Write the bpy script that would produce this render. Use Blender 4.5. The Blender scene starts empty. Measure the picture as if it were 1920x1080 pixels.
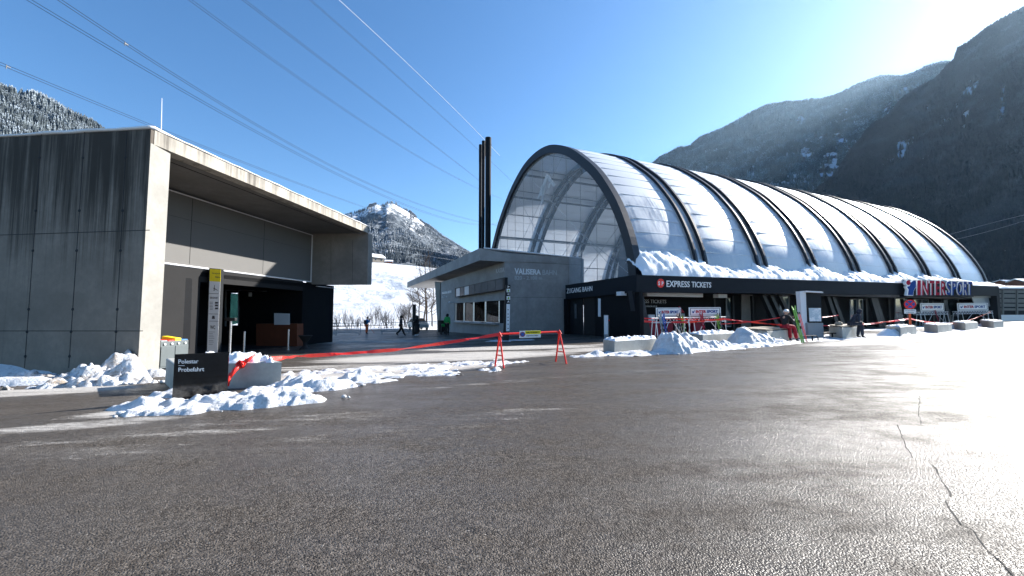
import bpy, bmesh, math, random
import numpy as np
from mathutils import Vector, Matrix, noise
R = math.radians
random.seed(7)
SC = bpy.context.scene
COL = SC.collection

# ------------------------------------------------------------------ camera model
F = 760.0
PITCH = math.atan(48 / F)
CAMZ = 1.6
cp, sp = math.cos(PITCH), math.sin(PITCH)
CAM = Vector((0, 0, CAMZ))

def ray(px, py):
    x = (px - 960) / F
    y = (540 - py) / F
    return Vector((x, cp - y * sp, sp + y * cp))

def P(px, py, Y):
    d = ray(px, py)
    return CAM + d * (Y / d.y)

def gz(x, y):
    return 0.015 * x - 0.0079 * y

def G(px, py):
    d = ray(px, py)
    t = CAMZ / (0.015 * d.x - 0.0079 * d.y - d.z)
    return CAM + d * t

def GY(px, Y):
    p = P(px, 560, Y)
    return Vector((p.x, p.y, gz(p.x, p.y)))

class Plane:
    def __init__(s, p0, n):
        s.p = Vector(p0); s.n = Vector(n).normalized()
        if (CAM - s.p).dot(s.n) < 0: s.n = -s.n          # normal looks at the camera side
    def at(s, px, py, off=0.0):
        d = ray(px, py)
        q = s.p + s.n * off
        t = (q - CAM).dot(s.n) / d.dot(s.n)
        return CAM + d * t

# ------------------------------------------------------------------ mesh builder
WORLD = {}   # name -> world location of roots / parts (rotation-free unless local)

class MB:
    def __init__(s):
        s.v = []; s.f = []; s.m = []; s.mi = 0
    def add(s, vs, fs):
        b = len(s.v)
        s.v += [tuple(v) for v in vs]
        s.f += [tuple(i + b for i in f) for f in fs]
        s.m += [s.mi] * len(fs)
        return s
    def quad(s, a, b, c, d): return s.add([a, b, c, d], [(0, 1, 2, 3)])
    def hexa(s, lo, hi):
        n = len(lo)
        fs = [tuple(range(n))[::-1], tuple(range(n, 2 * n))]
        for i in range(n):
            j = (i + 1) % n
            fs.append((i, j, n + j, n + i))
        return s.add(list(lo) + list(hi), fs)
    def box(s, x0, x1, y0, y1, z0, z1):
        lo = [(x0, y0, z0), (x1, y0, z0), (x1, y1, z0), (x0, y1, z0)]
        hi = [(x0, y0, z1), (x1, y0, z1), (x1, y1, z1), (x0, y1, z1)]
        return s.hexa(lo, hi)
    def prism(s, poly, z0, z1):
        a = [(p[0], p[1], z0) for p in poly]; b = [(p[0], p[1], z1) for p in poly]
        return s.hexa(a, b)
    def plate(s, pts, n, t):
        """pts = outline on a surface, n = outward normal, t = thickness behind the outline"""
        n = Vector(n).normalized()
        pts = [Vector(p) for p in pts]
        return s.hexa([p - n * t for p in pts], pts)
    def bar(s, a, b, w, h=None, up=(0, 0, 1)):
        a = Vector(a); b = Vector(b); h = h or w
        d = (b - a)
        if d.length < 1e-6: return s
        d.normalize(); up = Vector(up)
        if abs(d.dot(up)) > 0.98: up = Vector((1, 0, 0))
        sd = d.cross(up).normalized() * (w / 2); u = sd.cross(d).normalized() * (h / 2)
        return s.hexa([a - sd - u, a + sd - u, a + sd + u, a - sd + u], [b - sd - u, b + sd - u, b + sd + u, b - sd + u])
    def tube(s, pts, r, n=8, cap=True):
        pts = [Vector(p) for p in pts]
        rs = r if isinstance(r, (list, tuple)) else [r] * len(pts)
        vs = []; fs = []
        prev = None
        for i, p in enumerate(pts):
            if i == 0: d = pts[1] - pts[0]
            elif i == len(pts) - 1: d = pts[-1] - pts[-2]
            else: d = pts[i + 1] - pts[i - 1]
            d.normalize()
            if prev is None:
                a = Vector((0, 0, 1)) if abs(d.z) < 0.9 else Vector((1, 0, 0))
                sd = d.cross(a).normalized()
            else:
                sd = (prev - d * prev.dot(d)).normalized()
            prev = sd; u = sd.cross(d)
            for k in range(n):
                an = 2 * math.pi * k / n
                vs.append(p + (sd * math.cos(an) + u * math.sin(an)) * rs[i])
        for i in range(len(pts) - 1):
            for k in range(n):
                j = (k + 1) % n
                fs.append((i * n + k, i * n + j, (i + 1) * n + j, (i + 1) * n + k))
        if cap:
            fs.append(tuple(range(n))[::-1]); fs.append(tuple(range((len(pts) - 1) * n, len(pts) * n)))
        return s.add(vs, fs)
    def cyl(s, c, r, h, n=20, r2=None):
        c = Vector(c)
        return s.tube([c, c + Vector((0, 0, h))], [r, r if r2 is None else r2], n)
    def ball(s, c, rx, ry=None, rz=None, n=14, m=9, rot=None, zmin=-1.0):
        ry = ry or rx; rz = rz or rx
        c = Vector(c); vs = []; fs = []
        for i in range(m + 1):
            th = math.pi * i / m
            zz = max(math.cos(th), zmin)
            for k in range(n):
                a = 2 * math.pi * k / n
                q = Vector((rx * math.sin(th) * math.cos(a), ry * math.sin(th) * math.sin(a), rz * zz))
                if rot is not None: q = rot @ q
                vs.append(c + q)
        for i in range(m):
            for k in range(n):
                j = (k + 1) % n
                fs.append((i * n + k, (i + 1) * n + k, (i + 1) * n + j, i * n + j))
        return s.add(vs, fs)
    def build(s, name, mats, parent=None, origin=None, smooth=False, local=False, bevel=0):
        me = bpy.data.meshes.new(name)
        if origin is None:
            if parent is not None and not local: origin = WORLD.get(parent.name, Vector())
            else: origin = Vector()
        origin = Vector(origin)
        me.from_pydata([Vector(v) - origin for v in s.v], [], s.f)
        if not isinstance(mats, (list, tuple)): mats = [mats]
        for m in mats: me.materials.append(m)
        if len(mats) > 1: me.polygons.foreach_set('material_index', s.m)
        bm = bmesh.new(); bm.from_mesh(me)
        bmesh.ops.remove_doubles(bm, verts=bm.verts, dist=1e-5) if smooth else None
        bmesh.ops.recalc_face_normals(bm, faces=bm.faces)
        if bevel:
            try:
                bmesh.ops.bevel(bm, geom=[e for e in bm.edges if e.is_manifold and e.calc_face_angle(0) > 0.5], offset=bevel, segments=2, affect='EDGES', profile=0.6)
            except Exception: pass
        bm.to_mesh(me); bm.free()
        if smooth: me.polygons.foreach_set('use_smooth', [True] * len(me.polygons))
        me.update()
        o = bpy.data.objects.new(name, me); COL.objects.link(o)
        if parent is not None:
            o.parent = parent
            WORLD[o.name] = WORLD.get(parent.name, Vector()).copy()   # parts sit at their parent's origin
        else:
            o.location = origin; WORLD[o.name] = origin.copy()
        return o

def tag(o, label=None, cat=None, group=None, kind=None):
    if label: o['label'] = label
    if cat: o['category'] = cat
    if group: o['group'] = group
    if kind: o['kind'] = kind
    return o

def thing(name, label, cat, loc=(0, 0, 0), rz=0, group=None):
    o = bpy.data.objects.new(name, None); COL.objects.link(o)
    o.empty_display_size = 0.2
    o.location = loc; o.rotation_euler = (0, 0, rz)
    WORLD[o.name] = Vector(loc)
    return tag(o, label, cat, group)

def copy_tree(o, parent=None):
    c = o.copy(); COL.objects.link(c)
    if parent is not None: c.parent = parent
    for ch in [x for x in list(COL.objects) if x.parent == o]: copy_tree(ch, c)
    return c

# ------------------------------------------------------------------ materials
class NT:
    def __init__(s, name):
        s.m = bpy.data.materials.new(name); s.m.use_nodes = True
        s.t = s.m.node_tree; s.t.nodes.clear()
        s.out = s.n('ShaderNodeOutputMaterial')
    def n(s, typ, **kw):
        nd = s.t.nodes.new(typ)
        for k, v in kw.items(): setattr(nd, k, v)
        return nd
    def l(s, a, b): s.t.links.new(a, b); return b
    def val(s, sock, v):
        if hasattr(v, 'is_linked') or isinstance(v, bpy.types.NodeSocket): s.l(v, sock)
        else: sock.default_value = v
    def math(s, op, a, b=0.0, c=0.0, clamp=False):
        nd = s.n('ShaderNodeMath', operation=op, use_clamp=clamp)
        s.val(nd.inputs[0], a); s.val(nd.inputs[1], b)
        if op in ('MULTIPLY_ADD', 'SMOOTH_MIN', 'COMPARE'): s.val(nd.inputs[2], c)
        return nd.outputs[0]
    def coord(s, kind='Object'):
        return s.n('ShaderNodeTexCoord').outputs[kind]
    def mapped(s, scale=(1, 1, 1), rot=(0, 0, 0), loc=(0, 0, 0), src=None):
        mp = s.n('ShaderNodeMapping')
        s.l(src or s.coord(), mp.inputs[0])
        mp.inputs['Scale'].default_value = scale; mp.inputs['Rotation'].default_value = rot; mp.inputs['Location'].default_value = loc
        return mp.outputs[0]
    def noise(s, scale=5, detail=4, rough=0.55, vec=None, dist=0.0):
        nd = s.n('ShaderNodeTexNoise'); s.l(vec or s.coord(), nd.inputs['Vector'])
        nd.inputs['Scale'].default_value = scale; nd.inputs['Detail'].default_value = detail
        nd.inputs['Roughness'].default_value = rough; nd.inputs['Distortion'].default_value = dist
        return nd.outputs[0]
    def voro(s, scale=5, vec=None, feature='F1', out=0):
        nd = s.n('ShaderNodeTexVoronoi', feature=feature); s.l(vec or s.coord(), nd.inputs['Vector'])
        nd.inputs['Scale'].default_value = scale
        return nd.outputs[out]
    def ramp(s, fac, a, b, ca=0.0, cb=1.0):
        nd = s.n('ShaderNodeMapRange', interpolation_type='SMOOTHSTEP'); s.l(fac, nd.inputs[0])
        nd.inputs[1].default_value = a; nd.inputs[2].default_value = b; nd.inputs[3].default_value = ca; nd.inputs[4].default_value = cb
        return nd.outputs[0]
    def mix(s, fac, a, b, blend='MIX'):
        nd = s.n('ShaderNodeMix', data_type='RGBA', blend_type=blend)
        s.val(nd.inputs[0], fac)
        for sock, v in ((nd.inputs[6], a), (nd.inputs[7], b)):
            if isinstance(v, bpy.types.NodeSocket): s.l(v, sock)
            else: sock.default_value = (*v[:3], 1)
        return nd.outputs[2]
    def bump(s, h, strength=0.3, dist=0.02, nrm=None):
        nd = s.n('ShaderNodeBump'); s.l(h, nd.inputs['Height'])
        nd.inputs['Strength'].default_value = strength; nd.inputs['Distance'].default_value = dist
        if nrm: s.l(nrm, nd.inputs['Normal'])
        return nd.outputs[0]
    def bsdf(s, color, rough=0.6, metal=0.0, spec=0.5, normal=None, out=True, **kw):
        b = s.n('ShaderNodeBsdfPrincipled')
        if isinstance(color, bpy.types.NodeSocket): s.l(color, b.inputs['Base Color'])
        else: b.inputs['Base Color'].default_value = (*color[:3], 1)
        s.val(b.inputs['Roughness'], rough); s.val(b.inputs['Metallic'], metal); s.val(b.inputs['Specular IOR Level'], spec)
        if normal: s.l(normal, b.inputs['Normal'])
        for k, v in kw.items(): s.val(b.inputs[k.replace('_', ' ')], v)
        if out: s.l(b.outputs[0], s.out.inputs[0])
        return b.outputs[0]

def simple(name, c, rough=0.55, metal=0.0, spec=0.4, var=0.18, scale=3.0, bump=0.08, bscale=30):
    t = NT(name)
    n1 = t.noise(scale, 6, 0.65)
    lo = [x * (1 - var) for x in c]; hi = [min(1, x * (1 + var)) for x in c]
    col = t.mix(n1, lo, hi)
    n2 = t.noise(bscale, 4, 0.6)
    rr = t.ramp(n2, 0.3, 0.7, max(0.02, rough - 0.08), min(1, rough + 0.08))
    t.bsdf(col, rr, metal, spec, t.bump(n2, bump, 0.01))
    return t.m

M = {}
M['black_metal'] = simple('black_metal', (0.010, 0.012, 0.015), 0.55, 0, 0.3, bump=0.03)
M['band'] = simple('dark_cladding', (0.012, 0.015, 0.020), 0.75, 0, 0.15, 0.25, 0.8, 0.03)
M['rib'] = simple('rib_steel', (0.014, 0.018, 0.026), 0.45, 0, 0.4, 0.3, 1.0, 0.02)
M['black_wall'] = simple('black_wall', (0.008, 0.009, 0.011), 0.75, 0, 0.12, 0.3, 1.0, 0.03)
M['bin_grey'] = simple('bin_grey', (0.10, 0.12, 0.125), 0.5)
M['grey_panel'] = simple('grey_panel', (0.026, 0.026, 0.027), 0.8, 0, 0.08, 0.15, 1.5, 0.03)
M['flue'] = simple('flue_steel', (0.010, 0.013, 0.018), 0.75, 0, 0.15, 0.3, 1.0, 0.02)
M['screen'] = simple('screen_wall', (0.135, 0.132, 0.128), 0.8, 0, 0.3, 0.06, 1.2, 0.03)
M['white_metal'] = simple('white_metal', (0.72, 0.73, 0.74), 0.4, 0, 0.5, 0.06)
M['steel'] = simple('steel', (0.55, 0.56, 0.58), 0.32, 0.9, 0.5, 0.1)
M['grey_metal'] = simple('grey_metal', (0.22, 0.25, 0.27), 0.45, 0.0, 0.5, 0.1)
M['dark_glass'] = simple('dark_glass', (0.01, 0.012, 0.014), 0.06, 0, 0.8, 0.1, bump=0.0)
M['blue_glass'] = simple('blue_glass', (0.03, 0.06, 0.08), 0.05, 0, 0.9, 0.3, 0.8, bump=0.0)
M['red'] = simple('red_paint', (0.85, 0.02, 0.012), 0.45, 0, 0.4, 0.1)
M['redtape'] = simple('red_tape', (0.85, 0.035, 0.025), 0.4, 0, 0.5, 0.12)
M['dark_red'] = simple('dark_red', (0.30, 0.01, 0.03), 0.6, 0, 0.3, 0.15)
M['blue'] = simple('blue_paint', (0.02, 0.09, 0.36), 0.45)
M['cyan_blue'] = simple('lid_blue', (0.01, 0.16, 0.45), 0.45)
M['yellow'] = simple('yellow_paint', (0.85, 0.68, 0.02), 0.5)
M['orange'] = simple('orange_paint', (0.85, 0.38, 0.02), 0.5)
M['green'] = simple('green_cloth', (0.02, 0.30, 0.07), 0.75, bump=0.3)
M['lime'] = simple('lime_paint', (0.20, 0.40, 0.03), 0.35)
M['skin'] = simple('skin', (0.50, 0.30, 0.21), 0.55, 0, 0.3, 0.05)
M['hair'] = simple('hair', (0.02, 0.014, 0.010), 0.6)
M['black_cloth'] = simple('black_cloth', (0.012, 0.012, 0.014), 0.85, bump=0.4)
M['navy_cloth'] = simple('navy_cloth', (0.02, 0.025, 0.04), 0.85, bump=0.4)
M['blue_cloth'] = simple('blue_cloth', (0.02, 0.18, 0.42), 0.8, bump=0.4)
M['orange_cloth'] = simple('orange_cloth', (0.55, 0.10, 0.03), 0.8, bump=0.4)
M['red_cloth'] = simple('red_cloth', (0.30, 0.006, 0.022), 0.8, bump=0.4)
M['white_letters'] = simple('white_letters', (0.80, 0.80, 0.80), 0.5, bump=0.0)
M['grey_letters'] = simple('grey_letters', (0.75, 0.77, 0.79), 0.5, bump=0.0)
M['dim_letters'] = simple('dim_letters', (0.5, 0.52, 0.54), 0.5, bump=0.0)
M['dark_letters'] = simple('dark_letters', (0.05, 0.05, 0.055), 0.5, bump=0.0)
M['wood'] = simple('weathered_wood', (0.30, 0.25, 0.19), 0.75, 0, 0.3, 0.3, 4.0, 0.3)
M['brown_wood'] = simple('brown_wood', (0.16, 0.05, 0.025), 0.6, 0, 0.3, 0.3, 4.0, 0.1)
M['silver_car'] = simple('car_paint', (0.30, 0.40, 0.46), 0.25, 0.5, 0.5, 0.05, bump=0.0)
M['rubber'] = simple('rubber', (0.015, 0.015, 0.015), 0.8)
M['bark'] = simple('bark', (0.07, 0.055, 0.045), 0.9, 0, 0.2, 0.4, 6, 0.5)
M['gloss_black'] = simple('gloss_black', (0.004, 0.004, 0.005), 0.07, 0, 0.6, 0.1, bump=0.0)
M['wire'] = simple('wire', (0.01, 0.012, 0.015), 0.5)
M['wire_light'] = simple('wire_light', (0.75, 0.76, 0.78), 0.4)
M['paper'] = simple('paper', (0.66, 0.70, 0.74), 0.6, 0, 0.3, 0.05)

def concrete(name, base, dark=0.35, streak=0.0, ztop=7.3, zlow=2.0, joint=False, scale=1.0, rough=0.8):
    t = NT(name)
    co = t.coord()
    n1 = t.noise(0.9 * scale, 8, 0.6); n2 = t.noise(5 * scale, 8, 0.7); n3 = t.noise(60, 3, 0.6)
    col = t.mix(t.ramp(n1, 0.3, 0.7), [c * 0.82 for c in base], [c * 1.12 for c in base])
    col = t.mix(t.ramp(n2, 0.35, 0.7, 0, 0.5), col, [c * 0.72 for c in base])
    pores = t.ramp(t.voro(14), 0.0, 0.09, 0.5, 0.0)
    col = t.mix(pores, col, [c * 0.4 for c in base])
    if streak:
        sep = t.n('ShaderNodeSeparateXYZ'); t.l(co, sep.inputs[0])
        z = sep.outputs[2]
        s1 = t.noise(1.0, 7, 0.7, t.mapped((2.6, 2.6, 0.10)))
        s2 = t.noise(1.0, 5, 0.7, t.mapped((11, 11, 0.22)))
        big = t.noise(1.0, 2, 0.5, t.mapped((0.35, 0.35, 0.25)))
        st = t.math('ADD', t.math('MULTIPLY', t.math('SUBTRACT', s1, 0.5), 1.7), t.math('MULTIPLY', t.math('SUBTRACT', s2, 0.5), 0.9))
        st = t.math('ADD', st, t.math('MULTIPLY', t.math('SUBTRACT', big, 0.5), 0.35))
        h = t.ramp(z, zlow, ztop, 0.0, 1.0)
        hh = t.math('SUBTRACT', t.math('ADD', t.math('MULTIPLY', h, 0.62), st), 0.08)
        mask = t.ramp(hh, 0.02, 0.62, 0.0, streak)
        col = t.mix(mask, col, (0.028, 0.023, 0.018))
        # pale lime runs
        lr = t.ramp(t.noise(1.0, 4, 0.6, t.mapped((5, 5, 0.12), loc=(9, 3, 0))), 0.63, 0.72, 0, 0.22)
        col = t.mix(lr, col, [min(1, c * 1.5) for c in base])
    bmp = t.bump(n3, 0.12, 0.01, t.bump(n2, 0.12, 0.02))
    t.bsdf(col, rough, 0, 0.3, bmp)
    return t.m
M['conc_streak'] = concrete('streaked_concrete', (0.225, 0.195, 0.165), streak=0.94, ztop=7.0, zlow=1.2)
M['conc_fascia'] = concrete('weathered_concrete', (0.38, 0.355, 0.31), streak=0.8, ztop=9.3, zlow=5.6)
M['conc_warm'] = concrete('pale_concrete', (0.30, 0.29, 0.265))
M['conc'] = concrete('grey_concrete', (0.25, 0.235, 0.215))
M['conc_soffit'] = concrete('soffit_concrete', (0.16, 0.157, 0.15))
M['conc_block'] = concrete('block_concrete', (0.40, 0.40, 0.37), scale=2.0)

def mat_snow(name, dirt=0.0, bump=0.5, bs=9):
    t = NT(name)
    n1 = t.noise(1.5, 6, 0.6); n2 = t.noise(bs, 8, 0.65); n3 = t.noise(45, 4, 0.6)
    col = t.mix(n1, (0.60, 0.62, 0.65), (0.74, 0.75, 0.77)) if dirt else t.mix(n1, (0.74, 0.76, 0.79), (0.86, 0.87, 0.89))
    if dirt:
        d = t.ramp(t.noise(2.6, 8, 0.75), 0.43, 0.66, 0, dirt)
        col = t.mix(d, col, (0.28, 0.22, 0.16))
        d2 = t.ramp(t.noise(11, 5, 0.7), 0.50, 0.70, 0, dirt)
        col = t.mix(d2, col, (0.22, 0.20, 0.19))
    col = t.mix(t.ramp(t.voro(26), 0.0, 0.10, 0.55 if dirt else 0.0, 0.0), col, (0.10, 0.09, 0.08))
    t.bsdf(col, 0.7, 0, 0.25, t.bump(n3, bump * 0.4, 0.02, t.bump(n2, bump, 0.06)))
    return t.m
M['snow'] = mat_snow('snow', 0.34, 0.9, 14)
M['snow_clean'] = mat_snow('clean_snow', 0.0, 0.5)
M['snow_dirty'] = mat_snow('dirty_snow', 0.95, 1.0, 12)
HAZE = 0.000026
# ------------------------------------------------------------------ camera, sky, sun
cd = bpy.data.cameras.new('camera'); cam = bpy.data.objects.new('camera', cd); COL.objects.link(cam)
cam.location = CAM; cam.rotation_euler = (R(90) + PITCH, 0, 0)
cd.sensor_width = 36; cd.lens = 36 * F / 1920; cd.clip_start = 0.05; cd.clip_end = 30000
SC.camera = cam
SUN_AZ, SUN_EL = R(59), R(26.7)
sund = Vector((math.sin(SUN_AZ) * math.cos(SUN_EL), math.cos(SUN_AZ) * math.cos(SUN_EL), math.sin(SUN_EL)))
w = bpy.data.worlds.new('World'); SC.world = w; w.use_nodes = True
wt = w.node_tree; wt.nodes.clear()
sky = wt.nodes.new('ShaderNodeTexSky'); sky.sky_type = 'NISHITA'; sky.sun_disc = False
sky.sun_elevation = SUN_EL; sky.sun_rotation = SUN_AZ; sky.altitude = 900; sky.air_density = 1.0; sky.dust_density = 0.4; sky.ozone_density = 2.5
bg = wt.nodes.new('ShaderNodeBackground'); bg.inputs[1].default_value = 0.080
wo = wt.nodes.new('ShaderNodeOutputWorld'); hs_ = wt.nodes.new('ShaderNodeHueSaturation'); hs_.inputs['Saturation'].default_value = 1.2; wt.links.new(sky.outputs[0], hs_.inputs['Color']); wt.links.new(hs_.outputs[0], bg.inputs[0]); wt.links.new(bg.outputs[0], wo.inputs[0])
sl = bpy.data.lights.new('sun', 'SUN'); sl.energy = 5.0; sl.angle = R(0.5); sl.color = (1.0, 0.955, 0.89)
so = bpy.data.objects.new('sun', sl); COL.objects.link(so); so.rotation_euler = (-sund).to_track_quat('-Z', 'Y').to_euler(); so.location = sund * 60
SC.view_settings.view_transform = 'Standard'; SC.view_settings.look = 'None'; SC.view_settings.gamma = 1; SC.view_settings.exposure = 1.55
SC.cycles.max_bounces = 8; SC.cycles.transparent_max_bounces = 24; SC.cycles.use_denoising = True
SC.cycles.volume_bounces = 0; SC.cycles.sample_clamp_indirect = 8
SC.cycles.caustics_reflective = False; SC.cycles.caustics_refractive = False

def fbm(x, y, z=0.0, oct=5, H=1.0):
    return noise.fractal((x, y, z), H, 2.1, oct)

# ------------------------------------------------------------------ asphalt
def asphalt():
    t = NT('asphalt')
    co = t.coord()
    agg = t.voro(70, co)
    aggc = t.voro(70, co, out=1)
    fine = t.noise(150, 3, 0.6)
    mid = t.noise(9, 6, 0.65)
    big = t.noise(0.22, 6, 0.6)
    bw = t.n('ShaderNodeRGBToBW'); t.l(aggc, bw.inputs[0])
    col = t.mix(t.ramp(bw.outputs[0], 0.15, 0.95), (0.030, 0.026, 0.022), (0.165, 0.142, 0.120))
    col = t.mix(t.ramp(bw.outputs[0], 0.90, 0.96, 0, 0.45), col, (0.34, 0.33, 0.31))
    col = t.mix(t.ramp(mid, 0.35, 0.7, 0, 0.35), col, (0.040, 0.032, 0.026))
    col = t.mix(t.ramp(big, 0.35, 0.65, 0, 0.35), col, (0.085, 0.074, 0.065))
    # dried salt and trodden snow: streaks swept along the kerb line, in chosen places of the yard
    sep = t.n('ShaderNodeSeparateXYZ'); t.l(co, sep.inputs[0])
    X, Y = sep.outputs[0], sep.outputs[1]
    def ell(cx, cy, rx, ry, rot):
        c, s = math.cos(rot), math.sin(rot)
        dx = t.math('SUBTRACT', X, cx); dy = t.math('SUBTRACT', Y, cy)
        a = t.math('DIVIDE', t.math('ADD', t.math('MULTIPLY', dx, c), t.math('MULTIPLY', dy, s)), rx)
        b = t.math('DIVIDE', t.math('SUBTRACT', t.math('MULTIPLY', dy, c), t.math('MULTIPLY', dx, s)), ry)
        d = t.math('ADD', t.math('MULTIPLY', a, a), t.math('MULTIPLY', b, b))
        return t.ramp(d, 0.15, 1.15, 1.0, 0.0)
    m = None
    for e in SALT:
        v = t.math('MULTIPLY', ell(*e[:5]), e[5])
        m = v if m is None else t.math('MAXIMUM', m, v)
    st = t.noise(1.0, 8, 0.72, t.mapped((0.55, 3.2, 1), rot=(0, 0, R(-24))), 0.3)
    grit = t.noise(22, 5, 0.8)
    s = t.math('ADD', t.math('MULTIPLY', st, 0.6), t.math('MULTIPLY', grit, 0.4))
    mask = t.ramp(t.math('ADD', s, t.math('MULTIPLY', t.math('SUBTRACT', m, 1.0), 0.42)), 0.31, 0.52, 0.0, 0.92)
    col = t.mix(t.math('MULTIPLY', mask, t.ramp(m, 0, 0.3)), col, (0.50, 0.47, 0.43))
    # tyre-swept pale film with low strength elsewhere
    film = t.ramp(t.noise(1.0, 6, 0.65, t.mapped((0.12, 1.1, 1), rot=(0, 0, R(-14))), 0.2), 0.52, 0.70, 0, 0.16)
    col = t.mix(film, col, (0.22, 0.205, 0.19))
    wet = t.math('ADD', t.math('MULTIPLY', t.noise(0.5, 7, 0.72, t.mapped((0.6, 1.6, 1), rot=(0, 0, R(-20)))), 0.7), t.math('MULTIPLY', t.noise(2.2, 5, 0.7), 0.3))
    wet = t.ramp(wet, 0.34, 0.66)
    rough = t.math('ADD', t.math('MULTIPLY', wet, 0.22), 0.27)
    rough = t.math('ADD', rough, t.math('MULTIPLY', mask, 0.35), clamp=True)
    h = t.math('ADD', t.math('MULTIPLY', t.ramp(agg, 0.0, 0.75), -1.0), t.math('MULTIPLY', fine, 0.35))
    nb = t.bump(h, 0.70, 0.008, t.bump(mid, 0.25, 0.03))
    t.bsdf(col, rough, 0, t.ramp(wet, 0, 1, 0.22, 0.03), nb)
    return t.m

def gell(px, py, rx, ry, rotdeg, s):
    g = G(px, py); return (g.x, g.y, rx, ry, R(rotdeg), s)
SALT = [gell(430, 800, 4.0, .7, 18, 0.6), gell(120, 800, 2.2, 0.5, 20, 0.8), gell(60, 735, 3.2, 0.9, 14, 1.0), gell(350, 765, 2.4, 0.6, 20, 1.0),
        gell(720, 695, 5.2, 1.9, 24, 1.06), gell(850, 668, 7.5, 2.6, 12, 1.04), gell(960, 652, 7, 1.9, 6, 0.98), gell(1110, 655, 4, 1.4, 22, 0.9),
        gell(580, 690, 4, 1.0, 14, 0.85), gell(740, 640, 11, 2.6, 4, 0.8), gell(120, 850, 3.0, 0.3, 16, 0.55), gell(780, 800, 4.5, 0.7, 24, 0.55),
        gell(20, 870, 2.2, 0.25, 16, 0.6), gell(1400, 650, 5, 0.9, 24, 0.9), gell(1650, 640, 9, 2.0, 24, 0.9), gell(1150, 700, 12, 0.35, 22, 0.55), gell(1250, 640, 12, 1.0, 24, 0.9)]
M['asphalt'] = asphalt()
g = MB()
xs = [-4000, -600, -80, 0, 80, 600, 4000]; ys = [-600, -40, 0, 40, 120, 800, 6000]
for i in range(len(xs) - 1):
    for j in range(len(ys) - 1):
        g.quad(*[(x, y, gz(x, y)) for x, y in ((xs[i], ys[j]), (xs[i + 1], ys[j]), (xs[i + 1], ys[j + 1]), (xs[i], ys[j + 1]))])
tag(g.build('ground', M['asphalt'], smooth=True), kind='structure')

# cracks in the asphalt, right foreground
def ribbon(pts, wd, lift=0.004, jit=0.03):
    mb = MB(); n = len(pts); L = []; Rr = []
    for i, p in enumerate(pts):
        a = pts[max(0, i - 1)]; b = pts[min(n - 1, i + 1)]
        d = (b - a); d.z = 0; d.normalize(); s = Vector((-d.y, d.x, 0))
        ww = wd * (0.4 + 0.9 * random.random())
        L.append(p + s * ww + Vector((0, 0, lift))); Rr.append(p - s * ww + Vector((0, 0, lift)))
    for i in range(n - 1): mb.quad(L[i], L[i + 1], Rr[i + 1], Rr[i])
    return mb
def crack(px, seed):
    random.seed(seed); out = []
    for (a, b) in zip(px[:-1], px[1:]):
        A, B = G(*a), G(*b); k = max(2, int((B - A).length / 0.12))
        for i in range(k):
            q = A.lerp(B, i / k); q.x += random.uniform(-.012, .012); q.y += random.uniform(-.01, .01); q.z = gz(q.x, q.y); out.append(q)
    return ribbon(out, 0.005)
M['crack'] = simple('crack_dark', (0.01, 0.01, 0.01), 0.9)
for i, c in enumerate([[(1682, 797), (1700, 840), (1716, 866)], [(1750, 872), (1768, 905), (1790, 943)], [(1772, 940), (1800, 983), (1822, 993), (1850, 1030), (1905, 1085), (1990, 1180)], [(1725, 742), (1722, 770), (1727, 800)]]):
    o = crack(c, i).build('asphalt_crack', M['crack']); tag(o, kind='structure')

# snow field beyond the yard
sf = MB()
N = 60
near = []
for i in range(N + 1):
    px = -900 + (1900 + 900) * i / N if False else 300 + (1000 - 300) * i / N
    y = 617.5 + (1.2 if px > 770 else 0) + 0.8 * fbm(px * 0.03, 1.0)
    near.append(G(px, y))
far = [Vector((p.x * 5.0, p.y * 5.0, 0)) for p in near]
for v in near + far: v.z = gz(v.x, v.y) + 0.02
near_lo = near
for i in range(N): sf.quad(near[i], near[i + 1], far[i + 1], far[i])
tag(sf.build('snow_field', M['snow_clean'], smooth=True), kind='structure')

# ------------------------------------------------------------------ mountains
def interp(tab, x):
    if x <= tab[0][0]: return tab[0][1]
    for (a, b) in zip(tab[:-1], tab[1:]):
        if x <= b[0]:
            t = (x - a[0]) / (b[0] - a[0]); return a[1] + (b[1] - a[1]) * t
    return tab[-1][1]

def forest_floor(name, snow_amt):
    t = NT(name)
    n = t.noise(1.0, 8, 0.7, t.mapped((0.02, 0.02, 0.008)))
    m = t.ramp(n, 0.62 - snow_amt, 0.70 - snow_amt)
    n2 = t.noise(0.15, 6, 0.7)
    col = t.mix(n2, (0.010, 0.015, 0.020), (0.025, 0.032, 0.04))
    col = t.mix(m, col, (0.50, 0.60, 0.70))
    t.bsdf(col, 0.9, 0, 0.1, t.bump(n2, 0.6, 3.0))
    return t.m

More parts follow.
